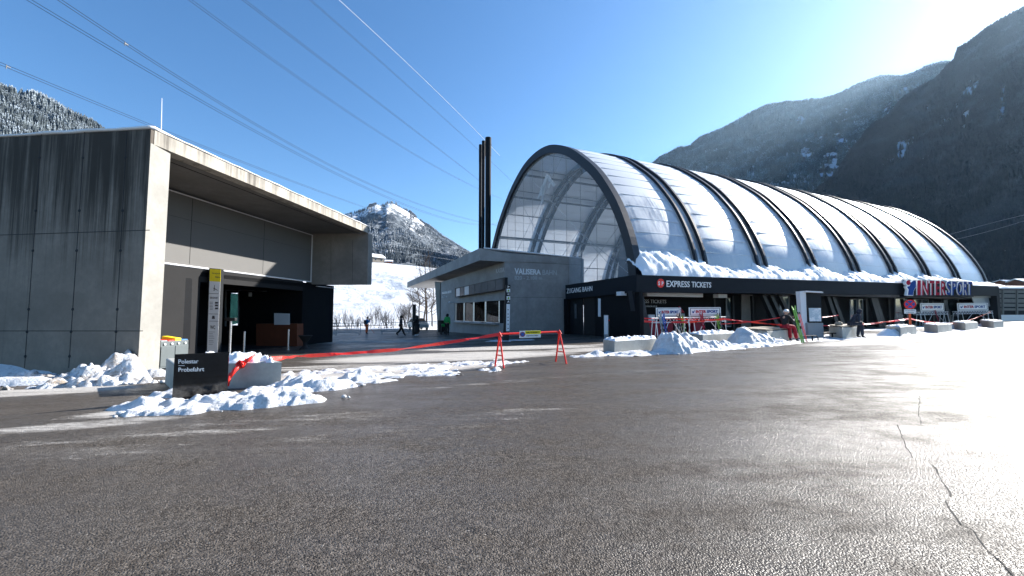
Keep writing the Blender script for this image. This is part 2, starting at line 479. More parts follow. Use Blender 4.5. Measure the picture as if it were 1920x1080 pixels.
class Ridge:
    def __init__(s, tab, Dr, Df, x0, x1, nx=160, nt=44, amp=18, power=1.0, seed=0, back=1.5, ridge_amp=1.0, nscale=0.006, zf=-6):
        s.tab, s.Dr, s.Df, s.x0, s.x1, s.amp, s.p, s.seed, s.ra, s.ns, s.zf = tab, Dr, Df, x0, x1, amp, power, seed, ridge_amp, nscale, zf
        s.nx, s.nt, s.back = nx, nt, back
    def D(s, f, px): return interp(f, px) if isinstance(f, list) else f
    def pos(s, px, t):
        d = ray(px, interp(s.tab, px)); h = Vector((d.x, d.y, 0)); hl = h.length; h /= hl
        Dr = s.D(s.Dr, px); Df = s.D(s.Df, px)
        zr = CAMZ + Dr * d.z / hl
        tt = min(t, 1.0)
        r = Df + (Dr - Df) * t
        z = s.zf + (zr - s.zf) * (tt ** s.p)
        if t > 1: z = zr - (t - 1) * (Dr - Df) * 0.6
        q = h * r
        n = noise.fractal((q.x * s.ns + s.seed, q.y * s.ns, 0.3), 1.0, 2.1, 6)
        z += s.amp * n * (math.sin(math.pi * min(tt, 1)) * 0.9 + 0.12 * s.ra) * (tt > 0)
        return Vector((q.x, q.y, z))
    def mesh(s, name, m):
        mb = MB(); vs = []; fs = []
        T = [i / s.nt for i in range(s.nt + 1)] + [1.1, s.back]
        for i in range(s.nx + 1):
            px = s.x0 + (s.x1 - s.x0) * i / s.nx
            for t in T: vs.append(s.pos(px, t))
        k = len(T)
        for i in range(s.nx):
            for j in range(k - 1): fs.append((i * k + j, (i + 1) * k + j, (i + 1) * k + j + 1, i * k + j + 1))
        mb.add(vs, fs)
        return tag(mb.build(name, m, smooth=True), kind='structure')

def conifer():
    vs = []; fs = []
    k = 6
    layers = [(0.10, 0.21, 0.48), (0.30, 0.165, 0.68), (0.50, 0.12, 0.86), (0.68, 0.08, 1.0)]
    for (z0, r, z1) in layers:
        b = len(vs)
        for i in range(k):
            a = 2 * math.pi * (i + z0 * 3) / k
            rr = r * (1.0 if i % 2 else 0.72)
            vs.append((rr * math.cos(a), rr * math.sin(a), z0 - (0.03 if i % 2 else -0.02)))
        vs.append((0, 0, z1))
        for i in range(k): fs.append((b + i, b + (i + 1) % k, b + k))
    return np.array(vs), np.array(fs)
CV, CF = conifer()

def mat_forest(name, dark, snow, amt, vscale=0.02):
    t = NT(name)
    g = t.n('ShaderNodeNewGeometry')
    sep = t.n('ShaderNodeSeparateXYZ'); t.l(g.outputs['Normal'], sep.inputs[0])
    n = t.noise(0.35, 3, 0.6); big = t.noise(vscale, 4, 0.6)
    up = t.math('ABSOLUTE', sep.outputs[2])
    v = t.math('ADD', t.math('ADD', t.math('MULTIPLY', up, 0.35), t.math('MULTIPLY', n, 0.8)), t.math('MULTIPLY', big, 0.5))
    m = t.ramp(v, 1.02 - amt, 1.22 - amt, 0, 0.85)
    col = t.mix(n, [c * 0.7 for c in dark], [c * 1.5 for c in dark])
    col = t.mix(t.ramp(t.noise(vscale * 0.5, 5, 0.7), 0.5, 0.62, 0, 0.55), col, [c * 2.5 + 0.02 for c in dark])
    t.bsdf(t.mix(m, col, snow), 0.9, 0, 0.1)
    return t.m

def forest(name, ridge, n, hmin, hmax, m, seed, clear=(), x0=None, x1=None, t0=0.02, wide=1.0):
    rs = random.Random(seed)
    x0 = ridge.x0 if x0 is None else x0; x1 = ridge.x1 if x1 is None else x1
    V = []; Fc = []; c = 0
    tries = 0
    while c < n and tries < n * 4:
        tries += 1
        px = rs.uniform(x0, x1)
        t = rs.random() ** 0.75 if rs.random() > 0.14 else rs.uniform(0.985, 1.0)
        if t < t0: continue
        p = ridge.pos(px, t)
        if clear:
            d = p - CAM; dd = Vector((d.x, d.y * cp + d.z * sp, -d.y * sp + d.z * cp))
            sx = 960 + F * dd.x / dd.y; sy = 540 - F * dd.z / dd.y
            skip = False
            for (cx, cy, rx, ry, a) in clear:
                rx_, ry_ = rx * 1.15, ry * 1.35; u = (sx - cx) * math.cos(a) + (sy - cy) * math.sin(a); v = -(sx - cx) * math.sin(a) + (sy - cy) * math.cos(a)
                wob = 0.55 * noise.noise((sx * 0.09, sy * 0.09, seed))
                if (u / rx_) ** 2 + (v / ry_) ** 2 < 1 + wob * 2 and rs.random() > 0.10: skip = True
            if skip: continue
        h = (1.4 if t > .98 else 1) * rs.uniform(hmin, hmax) * (0.75 + 0.5 * (noise.noise((p.x * .01, p.y * .01, 5)) + .5))
        a = rs.uniform(0, 6.28)
        ca, sa = math.cos(a), math.sin(a)
        wd = h * wide * rs.uniform(0.85, 1.3)
        x = CV[:, 0] * wd; y = CV[:, 1] * wd
        V.append(np.stack([p.x + x * ca - y * sa, p.y + x * sa + y * ca, p.z - 1.0 + CV[:, 2] * h], 1))
        Fc.append(CF + c * len(CV)); c += 1
    V = np.concatenate(V); Fc = np.concatenate(Fc)
    me = bpy.data.meshes.new(name)
    me.vertices.add(len(V)); me.vertices.foreach_set('co', V.astype(np.float32).ravel())
    me.loops.add(Fc.size); me.loops.foreach_set('vertex_index', Fc.astype(np.int32).ravel())
    me.polygons.add(len(Fc)); me.polygons.foreach_set('loop_start', np.arange(0, Fc.size, 3, dtype=np.int32)); me.polygons.foreach_set('loop_total', np.full(len(Fc), 3, dtype=np.int32))
    me.materials.append(m); me.update(calc_edges=True)
    o = bpy.data.objects.new(name, me); COL.objects.link(o)
    return tag(o, kind='stuff')

# far right ridge
RB = Ridge([(980, 430), (1180, 345), (1240, 303), (1290, 283), (1330, 262), (1380, 240), (1440, 210), (1480, 202), (1530, 203), (1600, 176), (1650, 158), (1700, 148), (1760, 138), (1900, 120), (2100, 90)],
           2900, 1100, 1060, 2050, 190, 50, 60, seed=3, nscale=.0036)
RB.mesh('far_mountain', forest_floor('forest_floor_far', 0.16))
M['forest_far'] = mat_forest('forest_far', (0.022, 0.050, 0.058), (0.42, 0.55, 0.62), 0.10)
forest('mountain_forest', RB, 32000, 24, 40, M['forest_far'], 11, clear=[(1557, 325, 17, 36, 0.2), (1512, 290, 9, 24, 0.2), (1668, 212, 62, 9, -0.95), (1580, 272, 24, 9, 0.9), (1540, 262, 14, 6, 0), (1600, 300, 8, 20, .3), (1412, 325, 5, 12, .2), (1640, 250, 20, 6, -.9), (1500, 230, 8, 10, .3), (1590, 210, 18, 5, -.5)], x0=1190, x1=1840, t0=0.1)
# near right ridge
RA = Ridge([(1500, 400), (1560, 352), (1580, 325), (1601, 290), (1640, 252), (1665, 230), (1700, 198), (1746, 166), (1790, 134), (1796, 112), (1850, 72), (1900, 44), (1980, 2), (2080, -40), (2154, -52), (2300, -60), (2600, -80)],
           [(1500, 1600), (1800, 2200), (2600, 2000)], [(1500, 950), (1900, 800), (2600, 700)], 1480, 2500, 180, 50, 44, seed=9, zf=-6, nscale=.005)
RA.mesh('near_mountain', forest_floor('forest_floor_near', 0.20))
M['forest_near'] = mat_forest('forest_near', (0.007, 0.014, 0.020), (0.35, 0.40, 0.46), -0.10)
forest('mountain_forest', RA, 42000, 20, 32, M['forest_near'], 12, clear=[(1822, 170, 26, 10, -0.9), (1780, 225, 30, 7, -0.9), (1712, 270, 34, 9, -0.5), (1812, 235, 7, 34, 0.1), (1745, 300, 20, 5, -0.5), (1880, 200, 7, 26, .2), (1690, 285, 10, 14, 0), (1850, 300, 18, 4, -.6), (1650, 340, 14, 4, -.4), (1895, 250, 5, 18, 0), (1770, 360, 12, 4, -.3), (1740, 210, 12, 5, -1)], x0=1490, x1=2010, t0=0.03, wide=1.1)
# left mountain
RL = Ridge([(-900, 60), (-300, 90), (0, 168), (40, 184), (60, 190), (110, 208), (170, 238), (250, 300), (420, 400), (620, 470)], 1900, 800, -700, 640, 120, 30, 40, seed=5, nscale=.004)
RL.mesh('left_mountain', forest_floor('forest_floor_left', 0.06))
M['forest_left'] = mat_forest('forest_left', (0.045, 0.055, 0.058), (0.50, 0.58, 0.66), 0.11)
forest('mountain_forest', RL, 6500, 16, 28, M['forest_left'], 13, clear=[(38, 183, 14, 5, 0.4)], x0=-120, x1=260, t0=0.35)
# centre peak
def peakmat():
    t = NT('peak')
    n1 = t.noise(1.0, 10, 0.72, t.mapped((0.008, 0.008, 0.005))); n2 = t.noise(1.0, 6, 0.75, t.mapped((0.045, 0.045, 0.03)))
    sep = t.n('ShaderNodeSeparateXYZ'); t.l(t.coord(), sep.inputs[0])
    z = t.ramp(sep.outputs[2], 480, 760)
    v = t.math('ADD', t.math('ADD', t.math('MULTIPLY', n1, 1.0), t.math('MULTIPLY', n2, 0.40)), t.math('MULTIPLY', z, 0.34))
    m = t.ramp(v, 0.74, 0.86)
    dk = t.mix(t.ramp(n2, 0.35, 0.65), (0.028, 0.036, 0.045), (0.20, 0.23, 0.26))
    t.bsdf(t.mix(m, dk, (0.80, 0.82, 0.86)), 0.9, 0, 0.1, t.bump(n2, 1.0, 14, t.bump(n1, 0.6, 40)))
    return t.m
RC = Ridge([(420, 470), (560, 436), (640, 408), (655, 402), (668, 399), (682, 396), (690, 388), (705, 383), (720, 386), (726, 381), (738, 382), (748, 388), (770, 401), (800, 424), (830, 446), (850, 456), (870, 470), (900, 486), (960, 500), (1060, 520)],
           3300, 700, 420, 1060, 220, 70, 120, seed=2, nscale=0.0022, ridge_amp=0.35)
RC.mesh('snow_peak', peakmat())
M['forest_peak'] = mat_forest('forest_peak', (0.035, 0.045, 0.055), (0.55, 0.60, 0.66), 0.14, 0.004)
forest('mountain_forest', RC, 8000, 12, 20, M['forest_peak'], 14, clear=[(795, 447, 14, 6, 0.2), (823, 424, 10, 3, 0.4), (852, 466, 6, 3, 0), (745, 459, 5, 4, 0.5), (690, 405, 66, 17, 0.1), (742, 402, 50, 15, 0.6), (668, 430, 5, 16, 0), (716, 433, 18, 6, 0.6)], x0=640, x1=900, t0=0.15, wide=0.9)
# low snowy slope
def slopemat():
    t = NT('snow_slope')
    n = t.noise(1.0, 9, 0.72, t.mapped((0.05, 0.05, 0.03))); n2 = t.noise(1.0, 7, 0.75, t.mapped((0.7, 0.7, 0.16)))
    v = t.math('ADD', t.math('MULTIPLY', n, 0.62), t.math('MULTIPLY', n2, 0.38))
    m = t.ramp(v, 0.555, 0.66, 0, 0.75)
    t.bsdf(t.mix(m, (0.62, 0.64, 0.67), (0.16, 0.16, 0.17)), 0.8, 0, 0.2, t.bump(n2, 0.5, 0.6, t.bump(n, 0.8, 3.0)))
    return t.m
RS = Ridge([(300, 480), (560, 482), (690, 490), (710, 492), (760, 497), (800, 501), (830, 505), (880, 508), (960, 512), (1100, 520)], 300, 95, 300, 1100, 220, 70, 5.0, power=1.25, seed=21, nscale=0.025, zf=-1.0, ridge_amp=0.15, back=1.35)
RS.mesh('snow_slope', slopemat())

# aerial haze
hz = MB().box(-3600, 3600, -300, 4300, -70, 1350)
t = NT('haze_air'); t.m.node_tree.nodes.remove(t.out); t.out = t.n('ShaderNodeOutputMaterial')
v = t.n('ShaderNodeVolumePrincipled'); v.inputs['Color'].default_value = (0.50, 0.74, 1, 1); v.inputs['Density'].default_value = HAZE; v.inputs['Anisotropy'].default_value = 0.6
t.l(v.outputs[0], t.out.inputs['Volume'])
if HAZE > 0:
    tag(hz.build('haze', t.m), kind='stuff')
# ------------------------------------------------------------------ text on planes
_txt = {}
def text2d(body, bold=0.0, shear=0.0):
    key = (body, bold, shear)
    if key in _txt: return _txt[key]
    cu = bpy.data.curves.new('t', 'FONT'); cu.body = body; cu.size = 1; cu.offset = bold; cu.shear = shear; cu.resolution_u = 3
    o = bpy.data.objects.new('t', cu); COL.objects.link(o)
    dg = bpy.context.evaluated_depsgraph_get(); me = bpy.data.meshes.new_from_object(o.evaluated_get(dg))
    vs = np.array([v.co[:2] for v in me.vertices]); fs = [tuple(p.vertices) for p in me.polygons]
    bpy.data.objects.remove(o); bpy.data.curves.remove(cu); bpy.data.meshes.remove(me)
    mn, mx = vs.min(0), vs.max(0)
    vs = (vs - mn) / (mx - mn)
    _txt[key] = (vs, fs); return _txt[key]

def text_quad(name, body, corners, n, off, thick, mats, parent, bold=0.0, shear=0.0, local=False):
    """corners: bottom-left, bottom-right, top-right, top-left (Vectors)"""
    vs, fs = text2d(body, bold, shear)
    a, b, c, d = [Vector(q) for q in corners]; n = Vector(n).normalized()
    def at(u, v, o): return a * (1 - u) * (1 - v) + b * u * (1 - v) + c * u * v + d * (1 - u) * v + n * o
    top = [at(u, v, off) for u, v in vs]; bot = [at(u, v, off - thick) for u, v in vs]
    N = len(vs); mb = MB(); mb.add(top + bot, [])
    mb.f = [f for f in fs]; mb.m = [0] * len(fs)
    cnt = {}
    # merge coincident vertices for outline detection
    key = {}; rep = []
    for i, (u, v) in enumerate(vs):
        k = (round(float(u), 5), round(float(v), 5)); rep.append(key.setdefault(k, i))
    for f in fs:
        for i in range(len(f)):
            e = (rep[f[i]], rep[f[(i + 1) % len(f)]]); cnt[e] = cnt.get(e, 0) + 1
    for (i, j) in cnt:
        if (j, i) not in cnt: mb.f.append((i, N + i, N + j, j)); mb.m.append(1 if isinstance(mats, (list, tuple)) and len(mats) > 1 else 0)
    if thick > 0.004:
        pass
    me = bpy.data.meshes.new(name); org = Vector() if local or parent is None else WORLD.get(parent.name, Vector())
    me.from_pydata([v - org for v in map(Vector, mb.v)], [], mb.f)
    mats = mats if isinstance(mats, (list, tuple)) else [mats]
    for m in mats: me.materials.append(m)
    if len(mats) > 1: me.polygons.foreach_set('material_index', mb.m)
    me.update()
    o = bpy.data.objects.new(name, me); COL.objects.link(o); o.parent = parent
    if parent: WORLD[o.name] = org.copy()
    return o

def text_on(pl, body, px, off, thick, mats, parent, name='lettering', bold=0.0, shear=0.0):
    """px = (x0, ytop0, ybot0, x1, ytop1, ybot1) in photo pixels on plane pl"""
    x0, t0, b0, x1, t1, b1 = px
    c = [pl.at(x0, b0, off), pl.at(x1, b1, off), pl.at(x1, t1, off), pl.at(x0, t0, off)]
    return text_quad(name, body, c, pl.n, 0, thick, mats, parent, bold, shear)

def panel(pl, pts, off, t, name=None, m=None, parent=None, mb=None):
    q = mb or MB()
    q.plate([pl.at(x, y, off) for x, y in pts], pl.n, t)
    return q.build(name, m, parent) if name else q
def rect(x0, x1, a0, a1, b0, b1):   # x range, top y at x0/x1, bottom y at x0/x1
    return [(x0, b0), (x1, b1), (x1, a1), (x0, a0)]

# ================================================================== LEFT CONCRETE STATION
C0 = Vector((-11.3, 12.35, 0))
c_far = P(691, 424, 26.6)
st = thing('concrete_station', 'low raw concrete lift station on the left with a deep overhanging flat roof', 'building', (C0.x, C0.y, gz(C0.x, C0.y)))
ZT, ZB = 7.36, 6.92
# left wall, with cast joints and bolt holes as thin dark strips and dots
LW = Plane(C0, (-0.11, -1, 0))
wl = Vector((-34.0, 12.35 + 22.7 * 0.11, 0))
dl = (wl - C0).normalized()
mb = MB()
mb.prism([(C0.x, C0.y), (C0.x, C0.y + 0.72), (wl.x, wl.y + 0.72), (wl.x, wl.y)], -1.2, ZT)
mb.build('wall', M['conc_streak'], st)
M['joint'] = simple('joint_dark', (0.03, 0.03, 0.032), 0.9)  # even dark tone of joints and bolt holes
jm = MB()
def jline(a, b, w=0.022):
    A, B = LW.at(*a), LW.at(*b); A = A + LW.n * 0.002; B = B + LW.n * 0.002
    jm.bar(A, B, 0.006, w, up=(B - A).cross(LW.n))
for (xt, xb) in ((78, 46), (159, 129), (238, 214)):
    jline((xt, 246), (xb, 690))
    for y in (296, 395, 470, 580, 622, 668):
        x = xt + (xb - xt) * (y - 246) / 444
        q = LW.at(x, y); jm.ball(q, 0.05, 0.02, 0.05, 8, 5)
jline((-250, 449), (281, 431.5)); jline((-300, 620.5), (268, 620.5))
jm.build('joint', M['joint'], st)
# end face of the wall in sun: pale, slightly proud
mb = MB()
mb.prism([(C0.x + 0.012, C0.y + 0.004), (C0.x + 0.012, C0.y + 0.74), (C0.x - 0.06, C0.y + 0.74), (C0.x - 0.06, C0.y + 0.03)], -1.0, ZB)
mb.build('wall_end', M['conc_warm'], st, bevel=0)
# fascia beam
fdir = (Vector((c_far.x, c_far.y, 0)) - C0).normalized()
FP = Plane(C0, (fdir.y, -fdir.x, 0))
fe = Vector((c_far.x, c_far.y, 0)); inn = Vector((-fdir.y, fdir.x, 0))
mb = MB(); A = C0 + fdir * .12; B = fe
mb.hexa([A + Vector((0, 0, ZB)), B + Vector((0, 0, ZB)), B + inn * 0.5 + Vector((0, 0, ZB)), A + inn * 0.5 + Vector((0, 0, ZB))],
        [A + Vector((0, 0, ZT + .04)), B + Vector((0, 0, ZT)), B + inn * 0.5 + Vector((0, 0, ZT)), A + inn * 0.5 + Vector((0, 0, ZT + .04))])
mb.build('fascia', M['conc_fascia'], st)
# roof slab and soffit
r0 = A + inn * 0.5; r1 = B + inn * 0.5
poly = [(r0.x, r0.y + 0.72), (r1.x, r1.y), (r1.x - 22, r1.y + 2.4), (wl.x, wl.y + 0.72)]
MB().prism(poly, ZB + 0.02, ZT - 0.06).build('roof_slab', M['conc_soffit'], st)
sg = MB(); a1 = A + inn * 0.55 + Vector((0, .8, 0)); b1 = B + inn * 0.55 + Vector((0, -.3, 0)); 
sg.bar(Vector((a1.x - .3, a1.y, ZB + .012)), Vector((b1.x - .3, b1.y, ZB + .012)), 0.03, 0.02); sg.build('soffit_joint', M['joint'], st)
# hanging end wall under the far end of the roof
SW0 = Vector((-14.9, 13.1, 0)); SW1 = Vector((-13.3, 26.7, 0))
mb = MB(); e0 = Vector((fe.x, fe.y, 0)); e1 = SW1 + Vector((-.3, 0, 0)); back = Vector((fdir.x, fdir.y, 0)) * 0.6
zb = P(640, 533, 26.6).z
mb.prism([(e0.x, e0.y), (e1.x, e1.y), (e1.x + back.x, e1.y + back.y), (e0.x + back.x, e0.y + back.y)], zb, ZB - 0.003)
mb.build('hanging_wall', M['conc'], st)
HW = Plane(e0, Vector((e1.y - e0.y, -(e1.x - e0.x), 0)))
q = MB()
for x in (620.5, 661): q.bar(HW.at(x, 450, .002), HW.at(x, 531, .002), 0.02, 0.006)
q.build('joint', M['joint'], st)
# screen wall
SWd = (SW1 - SW0).normalized()
SP = Plane(SW0, (SWd.y, -SWd.x, 0))
swin = Vector((-SWd.y, SWd.x, 0))
MB().prism([(SW0.x, SW0.y), (SW1.x, SW1.y), (SW1.x + swin.x * .4, SW1.y + swin.y * .4), (SW0.x + swin.x * .4, SW0.y + swin.y * .4)], 3.72, 6.80).build('screen_wall', M['screen'], st)
q = MB()
for x, y0, y1 in ((362, 362, 560), (497, 398, 530)):
    a = SP.at(x, y0, .003); b = SP.at(x, y1, .003); q.bar((a.x, a.y, 3.8), (a.x, a.y, 6.75), 0.02, 0.004)
q.bar((SW0.x + .01, SW0.y, 5.75), (SW1.x + .01, SW1.y, 5.75), 0.006, 0.006)
q.build('panel_joint', M['grey_panel'], st)
q = MB()
for z, t in ((3.70, .05), (6.80, .04)): q.bar((SW0.x + .03, SW0.y, z), (SW1.x + .03, SW1.y, z), 0.06, t)
q.bar((SW1.x + .03, SW1.y - .04, 3.72), (SW1.x + .03, SW1.y - .04, 6.78), 0.05)
q.build('metal_trim', M['white_metal'], st)
# dark lower storey with an open entrance hall
LS0 = SW0; LS1 = Vector((-12.9, 29.3, 0)); d2 = (LS1 - LS0).normalized(); LP = Plane(LS0 + Vector((-.03, 0, 0)), (d2.y, -d2.x, 0)); in2 = Vector((-d2.y, d2.x, 0))
def lsp(px): v = LP.at(px, 600); return Vector((v.x, v.y, 0))
def seg(p, q2, z0, z1, th, name, m, parent=st):
    return MB().prism([(p.x, p.y), (q2.x, q2.y), (q2.x + in2.x * th, q2.y + in2.y * th), (p.x + in2.x * th, p.y + in2.y * th)], z0, z1).build(name, m, parent)
pA, pB, pC = lsp(372), lsp(566), LS1
seg(SW0, pA, -1, 3.66, .35, 'lower_panel', M['grey_panel'])
seg(pB, pC, -1, 3.42, .35, 'lower_block', M['black_wall'])
SBW = Plane(pB, d2 * -1)
def sbp(px): v = SBW.at(px, 600); return Vector((v.x, v.y, 0))
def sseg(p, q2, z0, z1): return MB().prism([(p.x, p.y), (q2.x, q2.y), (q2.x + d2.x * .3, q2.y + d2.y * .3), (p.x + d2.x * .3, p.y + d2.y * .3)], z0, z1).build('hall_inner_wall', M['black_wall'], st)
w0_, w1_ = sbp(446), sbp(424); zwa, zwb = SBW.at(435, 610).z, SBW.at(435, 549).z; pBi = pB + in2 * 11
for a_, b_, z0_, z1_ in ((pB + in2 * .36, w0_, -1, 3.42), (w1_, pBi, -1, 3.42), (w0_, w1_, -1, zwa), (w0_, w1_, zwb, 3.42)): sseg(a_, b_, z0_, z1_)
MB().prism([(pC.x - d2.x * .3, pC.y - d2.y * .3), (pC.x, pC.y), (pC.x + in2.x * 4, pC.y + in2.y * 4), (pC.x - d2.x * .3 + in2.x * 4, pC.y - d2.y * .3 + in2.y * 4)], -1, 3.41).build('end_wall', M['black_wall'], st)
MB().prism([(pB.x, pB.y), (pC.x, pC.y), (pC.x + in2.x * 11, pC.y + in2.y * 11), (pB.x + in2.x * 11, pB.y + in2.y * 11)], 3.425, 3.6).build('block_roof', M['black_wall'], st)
zl = P(470, 546, pA.y + 1).z
seg(pA, pB, 3.05, 3.66, .35, 'lintel', M['grey_panel'])
ps = MB(); ps.plate([LP.at(331, 655, .004), LP.at(356, 655, .004), LP.at(360.5, 524, .004), LP.at(357, 521.5, .004), LP.at(336, 521, .004), LP.at(333.5, 525, .004)], LP.n, .02)
ps.build('slot_window', M['black_wall'], st)
# hall inside
tg_ = NT('teal_glass'); tt_ = tg_.n('ShaderNodeBsdfTransparent'); tt_.inputs[0].default_value = (.14, .26, .24, 1); g2_ = tg_.n('ShaderNodeBsdfGlossy'); g2_.inputs['Roughness'].default_value = .03
m_ = tg_.n('ShaderNodeMixShader'); m_.inputs[0].default_value = .05; tg_.l(tt_.outputs[0], m_.inputs[1]); tg_.l(g2_.outputs[0], m_.inputs[2]); tg_.l(m_.outputs[0], tg_.out.inputs[0]); M['teal_glass'] = tg_.m

hA, hB = pA + in2 * 6, pB + in2 * 6
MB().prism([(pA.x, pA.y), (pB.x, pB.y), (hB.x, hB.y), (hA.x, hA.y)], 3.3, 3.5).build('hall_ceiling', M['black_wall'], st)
mb = MB(); mb.prism([(pA.x, pA.y), (pB.x, pB.y), (hB.x, hB.y), (hA.x, hA.y)], -.6, gz(-16, 22) + .02); mb.build('hall_floor', M['grey_panel'], st)
MB().prism([(pA.x, pA.y), (hA.x, hA.y), (hA.x - .3, hA.y - .1), (pA.x - .3, pA.y)], -1, 3.3).build('hall_side_wall', M['black_wall'], st)
HB = Plane(hA, (d2.y, -d2.x, 0))
def hbp(px): v = HB.at(px, 600); return Vector((v.x, v.y, 0))
seg(hA, hB, -1, 3.3, .3, 'hall_back_wall', M['black_wall'])
HB = SBW
ws = panel(HB, rect(424, 446, 549, 551, 612, 606), -.05, .02, 'hall_window', M['teal_glass'], st)
q = MB(); q.bar(HB.at(423, 612, .05), HB.at(423, 546, .05), .07); q.bar(HB.at(447, 607, .05), HB.at(447, 546, .05), .05); q.bar(HB.at(420, 544, .05), HB.at(500, 546, .05), .04)
q.build('window_frame', M['grey_metal'], ws)
panel(HB, rect(480, 557, 607, 607, 650, 652), .8, .6, 'counter', M['brown_wood'], st)
panel(HB, rect(514, 543, 587, 588, 609, 609), .9, .02, 'notice_board', M['paper'], st)
panel(HB, rect(466, 472, 548, 548, 556, 556), .8, .02, 'small_sign', M['paper'], st)
# snow on the roof edge and lightning rod
mb = MB(); N = 60
def snow_rim(mb, a, b, inw, w, h, n=60, seed=1):
    a = Vector(a); b = Vector(b); inw = Vector(inw)
    rows = []
    for i in range(n + 1):
        t = i / n; p = a.lerp(b, t)
        hh = h * (0.75 + 0.5 * noise.noise((t * n * 0.13, seed, 0)) + .2 * noise.noise((t * n * .6, seed, 3)))
        out = 0.03 + .03 * noise.noise((t * n * 0.3, seed, 5))
        rows.append([p - inw * out, p - inw * (out * 1.6) + Vector((0, 0, hh * .6)), p + inw * .10 + Vector((0, 0, hh)), p + inw * w + Vector((0, 0, hh * .9)), p + inw * w])
    vs = [v for r in rows for v in r]; k = 5
    fs = [(i * k + j, (i + 1) * k + j, (i + 1) * k + j + 1, i * k + j + 1) for i in range(n) for j in range(k - 1)]
    fs += [(i * k + 4, (i + 1) * k + 4, (i + 1) * k, i * k) for i in range(n)]
    fs += [tuple(range(k)), tuple(range(n * k, n * k + k))[::-1]]
    return mb.add(vs, fs)
q = MB(); z = Vector((0, 0, ZT))
snow_rim(q, C0 + z + Vector((.02, 0, .03)), wl + z, (0, 1, 0), 2.0, .15, 90, 2)
snow_rim(q, A + z + Vector((0, 0, .04)), B + z, inn, 2.0, .07, 90, 7)
q.build('roof_snow', M['snow_clean'], st, smooth=True)
q = MB(); rb = P(303, 234, 14.5); q.tube([rb - Vector((0, 0, .4)), P(303.5, 184, 14.5)], [.016, .008], 6); q.build('lightning_rod', M['white_metal'], st)
# low snow ledge on the lower block
q = MB(); pe = LS1; snow_rim(q, Vector((lsp(590).x, lsp(590).y, 3.42)), Vector((pe.x, pe.y, 3.42)), in2, 1, .08, 12, 4); q.build('ledge_snow', M['snow_clean'], st, smooth=True)

# ================================================================== TICKET BUILDING (wedge roof)
VC = G(946, 630); VC.z = 0
VR = Vector((P(1093, 560, 37.3).x, 37.3, 0))
VL = G(823, 621); VL.z = 0
vt = thing('ticket_building', 'grey ticket office with wedge-shaped projecting roof between station and glass hall', 'building', (VC.x, VC.y, gz(VC.x, VC.y)))
vf = (VR - VC).normalized(); VFn = Vector((vf.y, -vf.x, 0)); VF = Plane(VC, VFn)
vs_ = (VL - VC).normalized(); VSn = Vector((vs_.y, -vs_.x, 0)); VS = Plane(VC, VSn)
ztc = P(947, 474, 34).z; ztr = P(1093, 484.5, 37.3).z
zsc = P(948, 490, 34).z; zsl = P(825, 530, VL.y).z
VB = VR + Vector((-3, 16, 0)); VBL = VL + Vector((6, 5, 0))
M['conc_ticket'] = concrete('ticket_concrete', (0.32, 0.315, 0.31), scale=0.8)
mb = MB()
# front wall volume
mb.hexa([(VC.x, VC.y, -1), (VR.x, VR.y, -1), (VB.x, VB.y, -1), (VC.x + .3, VC.y + .9, -1)],
        [(VC.x, VC.y, zsc), (VR.x, VR.y, ztr - .35), (VB.x, VB.y, ztr - .4), (VC.x + .3, VC.y + .9, zsc)])
mb.build('front_wall', M['conc_ticket'], vt)
# side wall pieces around the ticket windows and the door slit
def vsp(px): v = VS.at(px, 600); return Vector((v.x, v.y, 0))
def vz(px, py): return VS.at(px, py).z
inS = -VS.n
def vseg(x0, x1, z0a, z0b, z1a, z1b, name, m, off=0.0, th=.35, parent=vt):
    a = vsp(x0) + VS.n * off; b = vsp(x1) + VS.n * off
    mb = MB(); mb.hexa([a + Vector((0, 0, z0a)), b + Vector((0, 0, z0b)), b + inS * th + Vector((0, 0, z0b)), a + inS * th + Vector((0, 0, z0a))],
                       [a + Vector((0, 0, z1a)), b + Vector((0, 0, z1b)), b + inS * th + Vector((0, 0, z1b)), a + inS * th + Vector((0, 0, z1a))])
    return mb.build(name, m, parent) if name else mb
zw0 = vz(900, 604.5); zw1 = vz(900, 565.5)
def ztop(px): return zsl + (zsc - zsl) * max(0, min(1, (vsp(px) - VL).length / (VC - VL).length))
vseg(826, 852.5, -1, -1, ztop(826), ztop(852), 'side_wall', M['conc_ticket'])
vseg(852.5, 946, -1, -1, zw0, zw0, 'parapet_wall', M['conc_ticket'])
vseg(852.5, 946, zw1, zw1, ztop(852), ztop(946), 'upper_wall', M['conc_ticket'])
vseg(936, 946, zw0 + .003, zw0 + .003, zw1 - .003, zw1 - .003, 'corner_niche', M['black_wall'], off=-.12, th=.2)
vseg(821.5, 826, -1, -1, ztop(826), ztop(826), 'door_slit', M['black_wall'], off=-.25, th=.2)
# end pier
e = VL; MB().hexa([(e.x - .2, e.y + .5, -1), (e.x + .02, e.y + .3, -1), (e.x + 3, e.y + 4, -1), (e.x - 0.2, e.y + 5.5, -1)], [(e.x - .75, e.y + .9, zsl + .2), (e.x + .02, e.y + .3, zsl), (e.x + 3, e.y + 4, zsl), (e.x - .75, e.y + 5.5, zsl + .2)]).build('end_pier', M['conc_warm'], vt)
